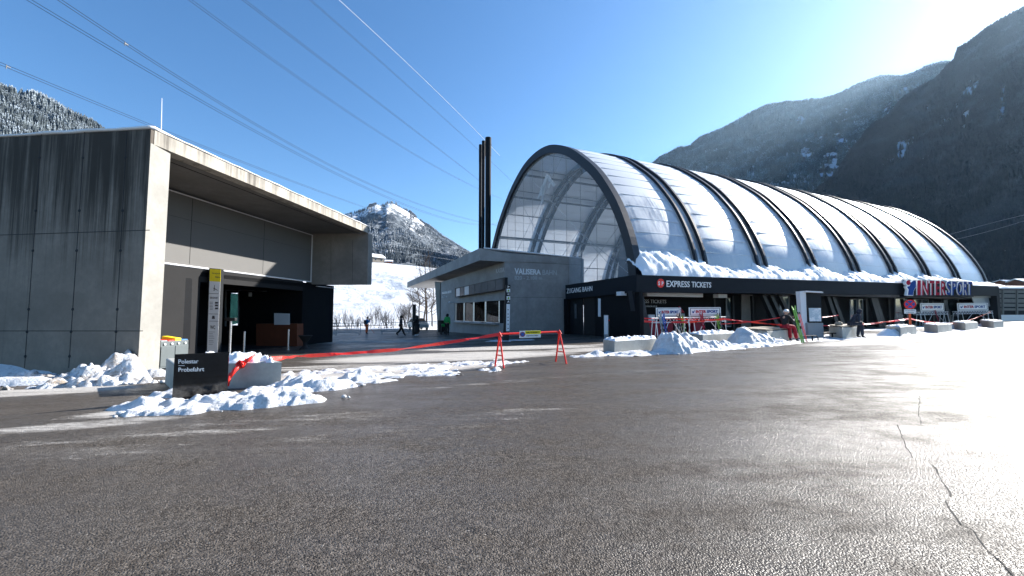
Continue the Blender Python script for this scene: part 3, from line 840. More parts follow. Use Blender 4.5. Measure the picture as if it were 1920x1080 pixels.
# room behind the windows
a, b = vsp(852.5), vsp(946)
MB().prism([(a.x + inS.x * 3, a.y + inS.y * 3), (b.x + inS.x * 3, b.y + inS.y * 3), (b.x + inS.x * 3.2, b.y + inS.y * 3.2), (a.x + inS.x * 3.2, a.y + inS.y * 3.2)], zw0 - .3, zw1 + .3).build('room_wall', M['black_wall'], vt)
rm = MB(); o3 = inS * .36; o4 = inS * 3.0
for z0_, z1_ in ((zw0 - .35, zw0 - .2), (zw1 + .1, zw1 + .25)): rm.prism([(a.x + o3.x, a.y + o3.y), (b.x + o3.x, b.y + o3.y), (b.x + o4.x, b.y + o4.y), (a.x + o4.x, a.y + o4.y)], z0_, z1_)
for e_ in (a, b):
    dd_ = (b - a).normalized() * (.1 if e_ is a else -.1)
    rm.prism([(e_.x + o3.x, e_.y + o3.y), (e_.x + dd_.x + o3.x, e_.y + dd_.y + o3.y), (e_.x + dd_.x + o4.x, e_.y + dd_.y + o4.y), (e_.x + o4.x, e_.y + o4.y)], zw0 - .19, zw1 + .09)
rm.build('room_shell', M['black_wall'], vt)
edges = [852.8, 868.5, 886.5, 908.5, 934.5]
for i in range(4):
    x0, x1 = edges[i] + .5, edges[i + 1] - .5
    fr = vseg(x0 - .4, x1 + .4, zw0 + .03, zw0 + .03, zw0 + .09, zw0 + .09, None, None, off=-.06, th=.06)
    for xx in (x0, x1):
        a = vsp(xx) + VS.n * -.1; fr.bar(a + Vector((0, 0, zw0 + .03)), a + Vector((0, 0, zw1 - .02)), .09)
    win = fr.build('ticket_window', M['steel'], vt)
    a = vsp(x0) + VS.n * -.14; b = vsp(x1) + VS.n * -.14
    gl = NT('ticket_glass') if i == 0 else None
    if gl:
        lw = gl.n('ShaderNodeFresnel'); lw.inputs[0].default_value = 1.5
        tr = gl.n('ShaderNodeBsdfTransparent'); tr.inputs[0].default_value = (.22, .24, .26, 1)
        gs = gl.n('ShaderNodeBsdfGlossy'); gs.inputs['Roughness'].default_value = .03
        mx = gl.n('ShaderNodeMixShader'); gl.l(gl.math('MULTIPLY', lw.outputs[0], 0.07), mx.inputs[0]); gl.l(tr.outputs[0], mx.inputs[1]); gl.l(gs.outputs[0], mx.inputs[2]); gl.l(mx.outputs[0], gl.out.inputs[0])
        M['ticket_glass'] = gl.m
    g_ = MB(); g_.quad(a + Vector((0, 0, zw0 + .05)), b + Vector((0, 0, zw0 + .05)), b + Vector((0, 0, zw1 - .02)), a + Vector((0, 0, zw1 - .02)))
    g_.build('pane', M['ticket_glass'], win)
ld = vseg(853, 936, zw0 - .12, zw0 - .12, zw0 - .01, zw0 - .01, 'ledge', M['grey_metal'], off=.35, th=.36)
for i in range(4):
    xm = (edges[i] + edges[i + 1]) / 2
    vseg(xm - 6, xm + 5, zw0, zw0, zw0 + .05, zw0 + .05, 'tray', M['paper'], off=.2, th=.2)
# display board of seven screens above the windows
board = vseg(853.5, 946.5, 0, 0, 0, 0, None, None)
bb = MB(); off = .45
bb.plate([VS.at(x, y, off) for x, y in rect(853, 946, 540.5, 520, 557.5, 542.5)], VS.n, .3)
bd = bb.build('display_board', M['black_metal'], vt)
xs_ = [855, 862.5, 870.5, 879.5, 890.5, 902, 915, 929, 943]
M['screen_off'] = simple('display_screen', (0.09, 0.10, 0.11), 0.12, 0, 0.7, 0.5, 2.5, bump=0.0)
M['screen_pale'] = simple('display_pale', (0.55, 0.58, 0.6), 0.2, 0, 0.6, 0.3, 2.5, bump=0.0)  # paler plain colour for two of the display panels
for i in range(8):
    x0, x1 = xs_[i] + .4, xs_[i + 1] - .5
    f = lambda x: 540.5 + (520 - 540.5) * (x - 853) / 93
    f2 = lambda x: 557.5 + (542.5 - 557.5) * (x - 853) / 93
    pq = panel(VS, rect(x0, x1, f(x0) + 1.4, f(x1) + 1.4, f2(x0) - 1.2, f2(x1) - 1.2), off + .015, .02, 'display_panel', M['screen_pale'] if i in (0, 2) else M['screen_off'], bd)
# roof plate with projecting tip
T1 = P(900, 465, 33.6); T2 = P(763.5, 529.5, 66)
B1 = P(903, 488, 33.6); B2 = P(763.5, 539, 66)
rp = MB()
top = [T1, Vector((VC.x, VC.y - .05, P(947, 473.5, 34).z)), Vector((VR.x, VR.y - .03, ztr)), Vector((VB.x, VB.y, ztr)), Vector((-6, 72, T2.z)), T2]
botz = [B1.z, zsc, ztr - .45, ztr - .45, B2.z, B2.z]
rp.hexa([Vector((p.x, p.y, z_)) for p, z_ in zip(top, botz)], top)
roofc = rp.build('roof', M['conc_ticket'], vt)
q = MB(); snow_rim(q, T1 + Vector((0.3, .2, 0)), Vector((VR.x, VR.y + .1, ztr)), (0.1, 1, 0), 1.5, .14, 40, 9); q.build('roof_snow', M['snow_clean'], roofc, smooth=True)
q = MB()
for x, y in ((860, 492), (809, 515)):
    p_ = P(x, y, 33.6 + (900 - x) / 137 * 32.4 * 0.55); q.box(p_.x - .15, p_.x + .15, p_.y - .15, p_.y + .15, p_.z - .1, p_.z + .1)
# writing
text_on(VF, 'VALISERA', (965, 502.5, 514.5, 1014, 505.5, 515.2), .03, .03, M['grey_letters'], vt, bold=.03)
text_on(VF, 'BAHN', (1017.5, 505.8, 515.4, 1044, 507, 515.8), .03, .03, M['dim_letters'], vt)
text_on(VF, '820 - 2.108 m', (965, 517.5, 524.5, 1016.5, 518.3, 524.5), .03, .03, M['dim_letters'], vt)
text_on(VS, 'VALISERA BAHN', (828.5, 547.5, 551.8, 846, 544.5, 549.2), .03, .03, M['grey_letters'], vt, bold=.02)
text_on(VS, '820 m', (828.5, 554.5, 558.8, 838, 553.3, 557.9), .03, .03, M['dim_letters'], vt)
text_on(VS, 'KASSA', (930, 504.5, 512.5, 945, 501, 510), .03, .03, M['dim_letters'], vt)
q = MB()
for x, y0, y1 in ((988, 557, 618), (1066, 498, 545)): q.bar(VF.at(x, y0, .003), VF.at(x, y1, .003), .02, .006)
q.bar(VF.at(950, 557.5, .003), VF.at(1056, 557.8, .003), .006, .015); q.bar(VF.at(950, 490, .003), VF.at(1092, 497, .003), .006, .02)
q.build('panel_joint', M['joint'], vt)
q = MB(); q.bar(VF.at(1092.5, 486, .04), VF.at(1092.5, 536, .04), .18); q.build('downpipe', M['grey_metal'], vt)
cm = VS.at(849, 567, .1); q = MB(); q.tube([cm, cm + VS.n * .35], .05, 8); q.ball(cm + VS.n * .4, .11); q.build('camera_dome', M['white_metal'], vt)

# ================================================================== BARREL VAULT HALL
HA_ = Vector((8.56, 28.3, 0)); hd = Vector((0.918, 0.397, 0)).normalized(); hn = Vector((-hd.y, hd.x, 0))
def H(L, s, z): return HA_ + hd * L + hn * s + Vector((0, 0, z))
hall = thing('glass_hall', 'long barrel-vaulted glass hall with dark paired ribs on a black single-storey base', 'building', H(0, 0, .1))
hc = 15.3
tab = [(15.35, 3.9), (15.25, 5.0), (14.95, 6.5), (14.25, 8.3), (13.3, 10.1), (12.0, 11.9), (10.7, 13.4), (9.0, 14.9), (7.1, 16.35), (5.0, 17.5), (2.7, 18.35), (0, 18.65)]
def catmull(pts, k):
    out = []
    for i in range(len(pts) - 1):
        p0 = pts[max(0, i - 1)]; p1 = pts[i]; p2 = pts[i + 1]; p3 = pts[min(len(pts) - 1, i + 2)]
        for j in range(k):
            t = j / k
            out.append(tuple(0.5 * ((2 * p1[m]) + (-p0[m] + p2[m]) * t + (2 * p0[m] - 5 * p1[m] + 4 * p2[m] - p3[m]) * t * t + (-p0[m] + 3 * p1[m] - 3 * p2[m] + p3[m]) * t ** 3) for m in (0, 1)))
    out.append(pts[-1]); return out
half = [(hc - a, z) for a, z in tab]
full = half + [(2 * hc - s, z) for s, z in half[::-1][1:]]
prof0 = catmull(full, 6)
# resample by arc length
acc = [0]
for a, b in zip(prof0[:-1], prof0[1:]): acc.append(acc[-1] + math.hypot(b[0] - a[0], b[1] - a[1]))
NA = 72
def arc(u):
    d = max(0, min(1, u)) * acc[-1]
    i = min(len(acc) - 2, int(np.searchsorted(acc, d, side='right') - 1))
    t = (d - acc[i]) / (acc[i + 1] - acc[i]); a, b = prof0[i], prof0[i + 1]
    return a[0] + (b[0] - a[0]) * t, a[1] + (b[1] - a[1]) * t
def arcn(u):
    a = arc(u - .006); b = arc(u + .006); dx, dz = b[0] - a[0], b[1] - a[1]; l = math.hypot(dx, dz)
    return -dz / l, dx / l     # outward
def arch(mb, L0, L1, r0, r1, u0=0.0, u1=1.0, n=NA):
    vs = []; fs = []
    for i in range(n + 1):
        u = u0 + (u1 - u0) * i / n; s, z = arc(u); ns, nz = arcn(u)
        for (L, r) in ((L0, r0), (L1, r0), (L1, r1), (L0, r1)): vs.append(H(L, s + ns * r, z + nz * r))
    for i in range(n):
        for k in range(4):
            j = (k + 1) % 4; fs.append((i * 4 + k, i * 4 + j, (i + 1) * 4 + j, (i + 1) * 4 + k))
    fs += [(3, 2, 1, 0), (n * 4, n * 4 + 1, n * 4 + 2, n * 4 + 3)]
    return mb.add(vs, fs)
LEN = 54.6
ribL = [6.45, 13.45, 20.3, 27.0, 33.8, 40.5, 47.3]
q = MB(); arch(q, 0, .55, -.62, .16); q.build('end_arch', M['rib'], hall)
q = MB(); arch(q, LEN - .3, LEN, -.5, .25); q.build('end_arch', M['rib'], hall)
for L in ribL:
    for dL in (-.5, .5):
        q = MB(); arch(q, L + dL - .10, L + dL + .10, -.55, .24); q.build('arch_rib', M['rib'], hall)

def shellmat():
    t = NT('shell_membrane')
    uv = t.n('ShaderNodeUVMap'); uv.uv_map = 'arc'
    sep = t.n('ShaderNodeSeparateXYZ'); t.l(uv.outputs[0], sep.inputs[0])
    L, A_ = sep.outputs[0], sep.outputs[1]          # metres along the hall, metres up the arc from the eaves
    st_ = t.noise(1.0, 6, 0.75, t.mapped((5.5, 0.30, 1), src=uv.outputs[0]), 0.6)
    gr = t.noise(1.0, 6, 0.8, t.mapped((6, 6, 1), src=uv.outputs[0]))
    pat = t.noise(1.0, 5, 0.6, t.mapped((0.35, 0.22, 1), src=uv.outputs[0]))
    up = t.ramp(A_, 5, 13)
    v = t.math('ADD', t.math('ADD', t.math('MULTIPLY', st_, 0.55), t.math('MULTIPLY', gr, 0.25)), t.math('ADD', t.math('MULTIPLY', pat, 0.45), t.math('MULTIPLY', up, 0.45)))
    snow = t.ramp(v, 0.54, 0.72, 0.0, 0.97)
    seam = t.ramp(t.math('ABSOLUTE', t.math('SUBTRACT', t.math('FRACT', t.math('DIVIDE', A_, 1.25)), 0.5)), 0.47, 0.49)
    glass = t.mix(gr, (0.30, 0.36, 0.42), (0.45, 0.50, 0.55))
    glass = t.mix(seam, glass, (0.42, 0.46, 0.5))
    col = t.mix(snow, glass, (0.80, 0.81, 0.82))
    d = t.n('ShaderNodeBsdfDiffuse'); t.l(col, d.inputs[0])
    tl = t.n('ShaderNodeBsdfTranslucent'); t.l(t.mix(snow, (0.86, 0.90, 0.94), (0.96, 0.96, 0.96)), tl.inputs[0])
    tr = t.n('ShaderNodeBsdfTransparent'); tr.inputs[0].default_value = (0.86, 0.93, 1.0, 1)
    gs = t.n('ShaderNodeBsdfGlossy'); t.l(t.ramp(snow, 0, 1, 0.3, 0.55), gs.inputs['Roughness']); gs.inputs[0].default_value = (0.9, 0.93, 0.96, 1)
    m1 = t.n('ShaderNodeMixShader'); t.l(t.ramp(snow, 0, 1, 0.82, 0.42), m1.inputs[0]); t.l(d.outputs[0], m1.inputs[1]); t.l(tl.outputs[0], m1.inputs[2])
    m2 = t.n('ShaderNodeMixShader'); t.l(t.ramp(snow, 0, 1, 0.14, 0.10), m2.inputs[0]); t.l(m1.outputs[0], m2.inputs[1]); t.l(tr.outputs[0], m2.inputs[2])
    fr = t.n('ShaderNodeFresnel'); fr.inputs[0].default_value = 1.5
    fm = t.math('ADD', t.math('MULTIPLY', fr.outputs[0], 0.8), 0.20)
    m3 = t.n('ShaderNodeMixShader'); t.l(fm, m3.inputs[0]); t.l(m2.outputs[0], m3.inputs[1]); t.l(gs.outputs[0], m3.inputs[2])
    t.l(m3.outputs[0], t.out.inputs[0])
    return t.m
M['shell'] = shellmat()
edgesL = [0.55] + [v for L in ribL for v in (L - .37 - .0, L + .37)] + [LEN - .3]
edgesL = [0.55]
for L in ribL: edgesL += [L - .63, L - .37, L + .37, L + .63]
edgesL += [LEN - .3]
def shell_panel(L0, L1, bulge, r):
    nl = 8 if L1 - L0 > 2 else 2
    vs = []; fs = []; uvs = []
    for i in range(NA + 1):
        u = i / NA; s, z = arc(u); ns, nz = arcn(u)
        for k in range(nl + 1):
            a = k / nl; rr = r + bulge * math.sin(math.pi * a) ** 0.7
            vs.append(H(L0 + (L1 - L0) * a, s + ns * rr, z + nz * rr)); uvs.append((L0 + (L1 - L0) * a, min(u, 1 - u) * acc[-1]))
    for i in range(NA):
        for k in range(nl):
            b = i * (nl + 1) + k; fs.append((b, b + 1, b + nl + 2, b + nl + 1))
    mb = MB(); mb.add(vs, fs); o = mb.build('shell_panel', M['shell'], hall, smooth=True)
    me = o.data; lay = me.uv_layers.new(name='arc')
    org = WORLD[hall.name]
    kd = {tuple(round(c, 3) for c in (Vector(v) - org)): uv for v, uv in zip(vs, uvs)}
    for lp in me.loops:
        lay.data[lp.index].uv = kd[tuple(round(c, 3) for c in me.vertices[lp.vertex_index].co)]
    return o
pm = MB()
for i in range(0, len(edgesL) - 1):
    L0, L1 = edgesL[i], edgesL[i + 1]
    if i % 4 == 0: shell_panel(L0, L1, .07, 0.02)
    elif i % 4 == 2: shell_panel(L0, L1, 0.0, 0.0)
# purlins under the membrane and thin battens over it
nb = int(acc[-1] / 1.25)
q = MB(); q2 = MB()
for i in range(2, nb - 1):
    u = i * 1.25 / acc[-1]; s, z = arc(u); ns, nz = arcn(u)
    if i % 3 == 0: q2.bar(H(.4, s - ns * .14, z - nz * .14), H(LEN - .3, s - ns * .14, z - nz * .14), .06, .09)
    for j in range(0, len(edgesL) - 1, 4):
        rr = .075
        q.bar(H(edgesL[j] + .3, s + ns * rr, z + nz * rr), H(edgesL[j + 1] - .3, s + ns * rr, z + nz * rr), .035, .03)
q2.build('purlins', M['grey_metal'], hall); q.build('battens', M['white_metal'], hall)

# gable glass in the near arch
gg = NT('gable_glass')
fr = gg.n('ShaderNodeFresnel'); fr.inputs[0].default_value = 1.5
tr = gg.n('ShaderNodeBsdfTransparent'); tr.inputs[0].default_value = (.93, .96, .98, 1)
gs = gg.n('ShaderNodeBsdfGlossy'); gs.inputs['Roughness'].default_value = .02
df = gg.n('ShaderNodeBsdfDiffuse'); df.inputs[0].default_value = (.7, .75, .8, 1)
mx = gg.n('ShaderNodeMixShader'); gg.l(gg.math('MULTIPLY', fr.outputs[0], 0.12), mx.inputs[0]); gg.l(tr.outputs[0], mx.inputs[1]); gg.l(gs.outputs[0], mx.inputs[2])
m2 = gg.n('ShaderNodeMixShader'); m2.inputs[0].default_value = .21; gg.l(mx.outputs[0], m2.inputs[1]); gg.l(df.outputs[0], m2.inputs[2]); gg.l(m2.outputs[0], gg.out.inputs[0])
M['gable_glass'] = gg.m
pts = [(arc(i / 60)[0] + (-.5) * arcn(i / 60)[0], arc(i / 60)[1] + (-.5) * arcn(i / 60)[1]) for i in range(61)]
for L, nm in ((.28, 'gable_glass'), (LEN - .15, 'rear_gable_glass')):
    q = MB(); vs = [H(L, s, z) for s, z in pts]; vs.append(H(L, hc, 4.0)); fs = [(i, i + 1, 61) for i in range(60)]
    q.add(vs, fs).build(nm, M['gable_glass'], hall)
def z_in(s):
    best = 4
    for (a, b) in zip(pts[:-1], pts[1:]):
        if min(a[0], b[0]) <= s <= max(a[0], b[0]) and a[0] != b[0]: best = max(best, a[1] + (b[1] - a[1]) * (s - a[0]) / (b[0] - a[0]))
    return best
def s_in(z):
    r = [a[0] for a in pts if a[1] >= z]; return min(r), max(r)
GP = Plane(H(.3, 0, 0), hd)
q = MB()
for i in range(1, 13):
    s = i * 2.35; zt = z_in(s)
    if zt > 4.5: q.bar(H(.24, s, 3.9), H(.24, s, zt), .025, .03, up=hn)
q.build('glazing_bars', M['grey_metal'], hall)
q = MB()
for z in (12.0, 16.3, 18.0):
    for side in (0, 1):
        us = [k / 400 for k in range(200)]; u_ = min(us, key=lambda k: abs(arc(k)[1] - z)); u_ = 1 - u_ if side else u_
        s, zz_ = arc(u_); ns, nz = arcn(u_); q.bar(H(.5, s - ns * .45, zz_ - nz * .45), H(LEN - .4, s - ns * .45, zz_ - nz * .45), .2, .2)
q.build('edge_beams', M['grey_metal'], hall)
q = MB()
for a, b in (((3, 5), (18, 17)), ((27, 5), (10, 17.3)), ((3.4, 12), (14, 5)), ((12, 18), (20, 5)), ((1.2, 4.5), (8, 9)), ((8, 4.5), (2, 8.5)), ((22, 16.5), (12, 6))):
    q.tube([H(.6, *a), H(.6, *b)], .022, 5)
q.build('stay_cable', M['steel'], hall)
# upper floor deck, whitened to bounce light, and dark machine box inside
z4 = 3.95
MB().hexa([H(.2, .6, 3.4), H(LEN - .2, .6, 3.4), H(LEN - .2, 30, 3.4), H(.2, 30, 3.4)], [H(.2, .6, z4), H(LEN - .2, .6, z4), H(LEN - .2, 30, z4), H(.2, 30, z4)]).build('upper_deck', M['paper'], hall)
M['machine'] = simple('machine_box', (0.03, 0.04, 0.055), 0.5)
MB().hexa([H(7, 5.2, z4), H(17, 5.2, z4), H(17, 11, z4), H(7, 11, z4)], [H(7, 5.2, 8.7), H(17, 5.2, 8.7), H(17, 10.2, 9.1), H(7, 10.2, 9.1)]).build('machine_box', M['machine'], hall)
# hanging mobile shaped as bundles of pale panels
q = MB()
pc = GP.at(1018, 350, -1.2)
def gpt(x, y): return GP.at(x, y, -1.2)
for a, b, w_ in (((1027, 328), (1020, 348), .55), ((1020, 346), (1014, 366), .75), ((1014, 362), (1010, 371), .35), ((1028, 330), (1034, 343), .35), ((1034, 340), (1041, 349), .3), ((1020, 350), (1017, 381), .35), ((1032, 345), (1030, 352), .3)):
    q.bar(gpt(*a), gpt(*b), .12, w_, up=hn)
q.build('hanging_mobile', M['white_metal'], hall)

# base storey: fascia band
def zband(L): return 4.2 + .0135 * max(0, L)
sB = -1.0; LB0 = -.66; LB1 = 54.5
LZ = -.66; SZ = 13.0
hb = MB()
def bandseg(L0, L1, zt0, zt1, th):
    hb.hexa([H(L0, sB, zt0 - 1.17), H(L1, sB, zt1 - 1.17 + .0 * L1), H(L1, sB + .5, zt1 - 1.17), H(L0, sB + .5, zt0 - 1.17)],
            [H(L0, sB, zt0), H(L1, sB, zt1), H(L1, sB + .5, zt1), H(L0, sB + .5, zt0)])
bandseg(LB0, 33.2, zband(0), zband(33.2), 1.17)
bandseg(47.0, LB1, zband(45), zband(52), 1.17)
hb.build('fascia_band', M['band'], hall)
hb = MB(); hb.hexa([H(33.2, sB - .25, zband(33) - 1.35), H(47.0, sB - .25, zband(47) - 1.35), H(47.0, sB + .5, zband(47) - 1.35), H(33.2, sB + .5, zband(33) - 1.35)],
        [H(33.2, sB - .25, zband(33) + .35), H(47.0, sB - .25, zband(47) + .35), H(47.0, sB + .5, zband(47) + .35), H(33.2, sB + .5, zband(33) + .35)])
hb.build('sign_band', M['band'], hall)
ZN = Vector(-hd)
ZP = Plane(H(LZ, 0, 0), hd)
zz = Plane(H(LZ, 0, 0), hd)
sz1 = 8.2
hb = MB(); hb.hexa([H(LZ, sB + .5, 3.03), H(LZ + .5, sB + .5, 3.03), H(LZ + .5, sz1, 2.85), H(LZ, sz1, 2.85)], [H(LZ, sB + .5, 4.2), H(LZ + .5, sB + .5, 4.2), H(LZ + .5, sz1, 4.1), H(LZ, sz1, 4.1)])
hb.build('side_band', M['band'], hall)
# roof of the base, from band back to the shell, and soffit
MB().hexa([H(LZ + .5, sB + .5, 3.3), H(LB1, sB + .5, 3.5), H(LB1, .9, 3.5), H(LZ + .5, .9, 3.3)], [H(LZ + .5, sB + .5, 3.95), H(LB1, sB + .5, 4.5), H(LB1, .9, 4.5), H(LZ + .5, .9, 3.95)]).build('eaves_roof', M['grey_metal'], hall)
# set-back ground floor wall
SBK = 2.2
GF = Plane(H(0, SBK, 0), hn)
MB().hexa([H(.2, SBK, -1), H(LEN, SBK, -1), H(LEN, SBK + .4, -1), H(.2, SBK + .4, -1)], [H(.2, SBK, 3.3), H(LEN, SBK, 3.4), H(LEN, SBK + .4, 3.4), H(.2, SBK + .4, 3.3)]).build('ground_floor_wall', M['black_wall'], hall)
MB().hexa([H(.2, SBK + .4, 2.9), H(LEN, SBK + .4, 2.9), H(LEN, 30, 2.9), H(.2, 30, 2.9)], [H(.2, SBK + .4, 3.3), H(LEN, SBK + .4, 3.3), H(LEN, 30, 3.3), H(.2, 30, 3.3)]).build('lower_ceiling', M['conc'], hall)
# side (access) wall with door
ZW = Plane(H(LZ + .18, 0, 0), hd)
def zwp(px): v = ZW.at(px, 600); return v
def zseg(px0, px1, z0, z1, name, m, off=0, th=.3):
    a = ZW.at(px0, 600, off); b = ZW.at(px1, 600, off); i_ = -ZW.n
    return MB().prism([(a.x, a.y), (b.x, b.y), (b.x + i_.x * th, b.y + i_.y * th), (a.x + i_.x * th, a.y + i_.y * th)], z0, z1).build(name, m, hall)
zseg(1057.5, 1064, -1, 2.9, 'side_wall', M['black_wall'])
zseg(1116, 1200, -1, 3.05, 'side_wall', M['black_wall'])
zd = ZW.at(1080, 559).z
zseg(1064, 1116, zd, 2.95, 'door_lintel', M['black_wall'])
zseg(1064, 1093, -.5, zd - .003, 'door', M['black_metal'], off=-.25, th=.05)
zseg(1094.5, 1115.5, -.5, zd - .003, 'open_door_leaf', M['grey_panel'], off=-.2, th=.05)
panel(ZW, rect(1077, 1081, 570, 570, 597, 597), -.2, .02, 'door_glass', M['screen_off'], hall)
panel(ZW, rect(1121.3, 1125.8, 559.5, 560, 593.5, 594), .03, .03, 'tall_notice', M['paper'], hall)
text_on(ZP, 'ZUGANG BAHN', (1062.5, 541.3, 550.3, 1110.3, 536, 545.3), .02, .02, M['white_letters'], hall)
BP = Plane(H(0, sB, 0), hn)
text_on(BP, 'EXPRESS', (1250, 525.8, 538, 1293.5, 527.5, 538.6), .02, .02, M['white_letters'], hall, bold=.012)
text_on(BP, 'TICKETS', (1297, 527.8, 538.7, 1333.6, 529.4, 539.4), .02, .02, M['white_letters'], hall, bold=.012)
def disc_on(pl, cx, cy, rx, ry, off, t, name, m, parent, n=28):
    return panel(pl, [(cx + rx * math.cos(2 * math.pi * k / n), cy - ry * math.sin(2 * math.pi * k / n)) for k in range(n)], off, t, name, m, parent)
dd = disc_on(BP, 1239, 531, 6.7, 8.4, .03, .03, 'round_emblem', M['red'], hall)
text_on(BP, 'S', (1234.3, 527.5, 535, 1237.6, 527.6, 535), .04, .008, M['white_letters'], dd, bold=.03)
text_on(BP, 'P', (1240.8, 527.7, 535, 1244.2, 527.8, 535), .04, .008, M['white_letters'], dd, bold=.03)
text_on(GF, 'EXPRESS TICKETS', (1187, 561, 568, 1249.3, 562.3, 568.6), .02, .02, M['dim_letters'], hall)
text_on(GF, 'Punktetickets', (1192, 571.5, 575.3, 1232, 572, 576), .02, .01, M['dim_letters'], hall)
# windows, panels in the ground floor, px from photo
for (x0, x1, y0, y1, m, nm) in ((1390.5, 1411, 552, 616, 'conc', 'concrete_panel'), (1416, 1436, 553, 616, 'grey_panel', 'grey_door'), (1462, 1479, 555, 612, 'blue_glass', 'window'), (1594, 1606, 561, 602, 'blue_glass', 'window'), (1609, 1617, 561, 602, 'blue_glass', 'window'),
                             (1362, 1371, 559, 612, 'blue_glass', 'window'), (1678, 1700, 557, 606, 'blue_glass', 'window'), (1713, 1727, 561, 590, 'blue_glass', 'window'), (1729, 1740, 561, 590, 'blue_glass', 'window'), (1776, 1797, 557, 592, 'blue_glass', 'window'), (1540, 1552, 560, 600, 'grey_panel', 'door')):
    o = panel(GF, rect(x0, x1, y0, y0, y1, y1), .04, .05, nm, M[m], hall)
    if nm == 'window':
        q = MB(); 
        for xx in (x0, x1): q.bar(GF.at(xx, y0, .06), GF.at(xx, y1, .06), .08)
        for yy in (y0, y1): q.bar(GF.at(x0, yy, .06), GF.at(x1, yy, .06), .08)
        q.build('window_frame', M['grey_metal'], o)
# big slanted columns
CP = Plane(H(0, -.55, 0), hn)
def column(xt0, xt1, xb0, xb1, s, yb=634, m='rib', depth=.45):
    pl = Plane(H(0, s, 0), hn)
    zt_ = 3.15
    def pt(x, z):
        v = pl.at(x, 600); return Vector((v.x, v.y, z))
    a, b, c, d = pt(xt0, zt_), pt(xt1, zt_), pt(xb1, -.6), pt(xb0, -.6)
    q = MB(); q.hexa([d, c, c + hn * depth, d + hn * depth], [a, b, b + hn * depth, a + hn * depth]); q.build('column', M[m], hall)
column(1186, 1206, 1200, 1224, -.6)
for (a, b) in ((1431, 1466), (1446, 1480), (1462, 1499), (1553, 1574), (1563, 1586), (1636, 1652), (1642, 1660), (1772, 1782), (1696, 1706)):
    column(a, a + 6, b, b + 7, .2, depth=.3, m='black_metal')
for a in (1340, 1375, 1412, 1505, 1530, 1625, 1668, 1750, 1800, 1830): column(a, a + 3, a, a + 3, 1.6, depth=.2, m='black_metal')
# pale light strips in the soffit
q = MB()
for x0, x1, y0 in ((1209, 1313, 552), (1342, 1358, 551.5), (1160, 1182, 551)):
    a = Plane(H(0, .5, 0), hn).at(x0, y0); b = Plane(H(0, .5, 0), hn).at(x1, y0)
    a.z = b.z = 3.0; q.bar(a, b, .5, .28)
q.build('soffit_lamp_strip', M['paper'], hall)
# awning
q = MB(); SA = Plane(H(0, -.4, 0), hn); q.plate([SA.at(1821, 555), SA.at(1853, 555), SA.at(1857, 574), SA.at(1829, 574)], hn * -1, .06); q.build('awning', M['grey_metal'], hall)
# end pier of the base
q = MB(); q.hexa([H(LEN - .8, sB, -1), H(LEN, sB, -1), H(LEN, 3, -1), H(LEN - .8, 3, -1)], [H(LEN - .8, sB, 4.8), H(LEN, sB, 4.8), H(LEN, 3, 4.8), H(LEN - .8, 3, 4.8)]); q.build('end_wall', M['band'], hall)
# big extruded shop sign: white box letters with red and blue faces
q = MB()
IP = Plane(H(0, sB - .35, 0), hn)
M['letter_red'] = simple('letter_red', (0.40, 0.008, 0.035), 0.8, 0, .1); M['letter_blue'] = simple('letter_blue', (0.01, 0.055, 0.24), 0.8, 0, .1)
M['letter_white'] = simple('letter_white', (0.85, 0.85, 0.86), 0.4)
sgn = MB(); 
for k in range(4):
    zt_ = 0; sgn.bar(IP.at(1689, 522.5 + k * 1.5, -.06), IP.at(1821, 528 + k * 1.3, -.06), .02, .05)
sg_ = sgn.build('shop_sign', M['grey_metal'], hall)
def sgtext(s_, x0, x1, face, off=.20):
    f = lambda x: 525 + (528.6 - 525) * (x - 1698) / 124
    return text_on(IP, s_, (x0, f(x0), 553.5, x1, f(x1), 553), off, .10, [face, M['letter_white']], sg_, 'sign_letter', bold=.02, shear=0.0)
xx = [(1720, 1726.5, 'I'), (1729, 1741, 'N'), (1743, 1752, 'T'), (1754.5, 1762, 'E'), (1764.5, 1774, 'R')]
for a, b, ch in xx: sgtext(ch, a, b, M['letter_red'])
for a, b, ch in [(1775, 1783.5, 'S'), (1785.5, 1794, 'P'), (1795, 1805, 'O'), (1807, 1815, 'R'), (1815.5, 1823, 'T')]: sgtext(ch, a, b, M['letter_blue'])
lg = MB(); lg.mi = 0
lg.plate([IP.at(x, y, .20) for x, y in ((1702.5, 553.5), (1712, 553.5), (1713, 545), (1717.5, 538), (1717.5, 527), (1714, 526), (1708, 530), (1706, 536), (1701, 538), (1704, 543))], IP.n, .008)
lg.build('logo', M['letter_blue'], sg_)
lg = MB(); lg.plate([IP.at(x - .25, y + .2, .19) for x, y in ((1700.5, 554), (1712.5, 554), (1713.5, 545), (1718.2, 538), (1718.2, 526), (1714, 524.5), (1707, 529), (1705, 535), (1699, 537), (1702, 543))], IP.n, .2)
lg.build('logo_back', M['letter_white'], sg_)
disc_on(IP, 1703.5, 530, 4.0, 4.6, .20, .008, 'logo_dot', M['letter_red'], sg_)
disc_on(IP, 1702.5, 530.2, 4.6, 5.4, .19, .2, 'logo_dot_back', M['letter_white'], sg_)

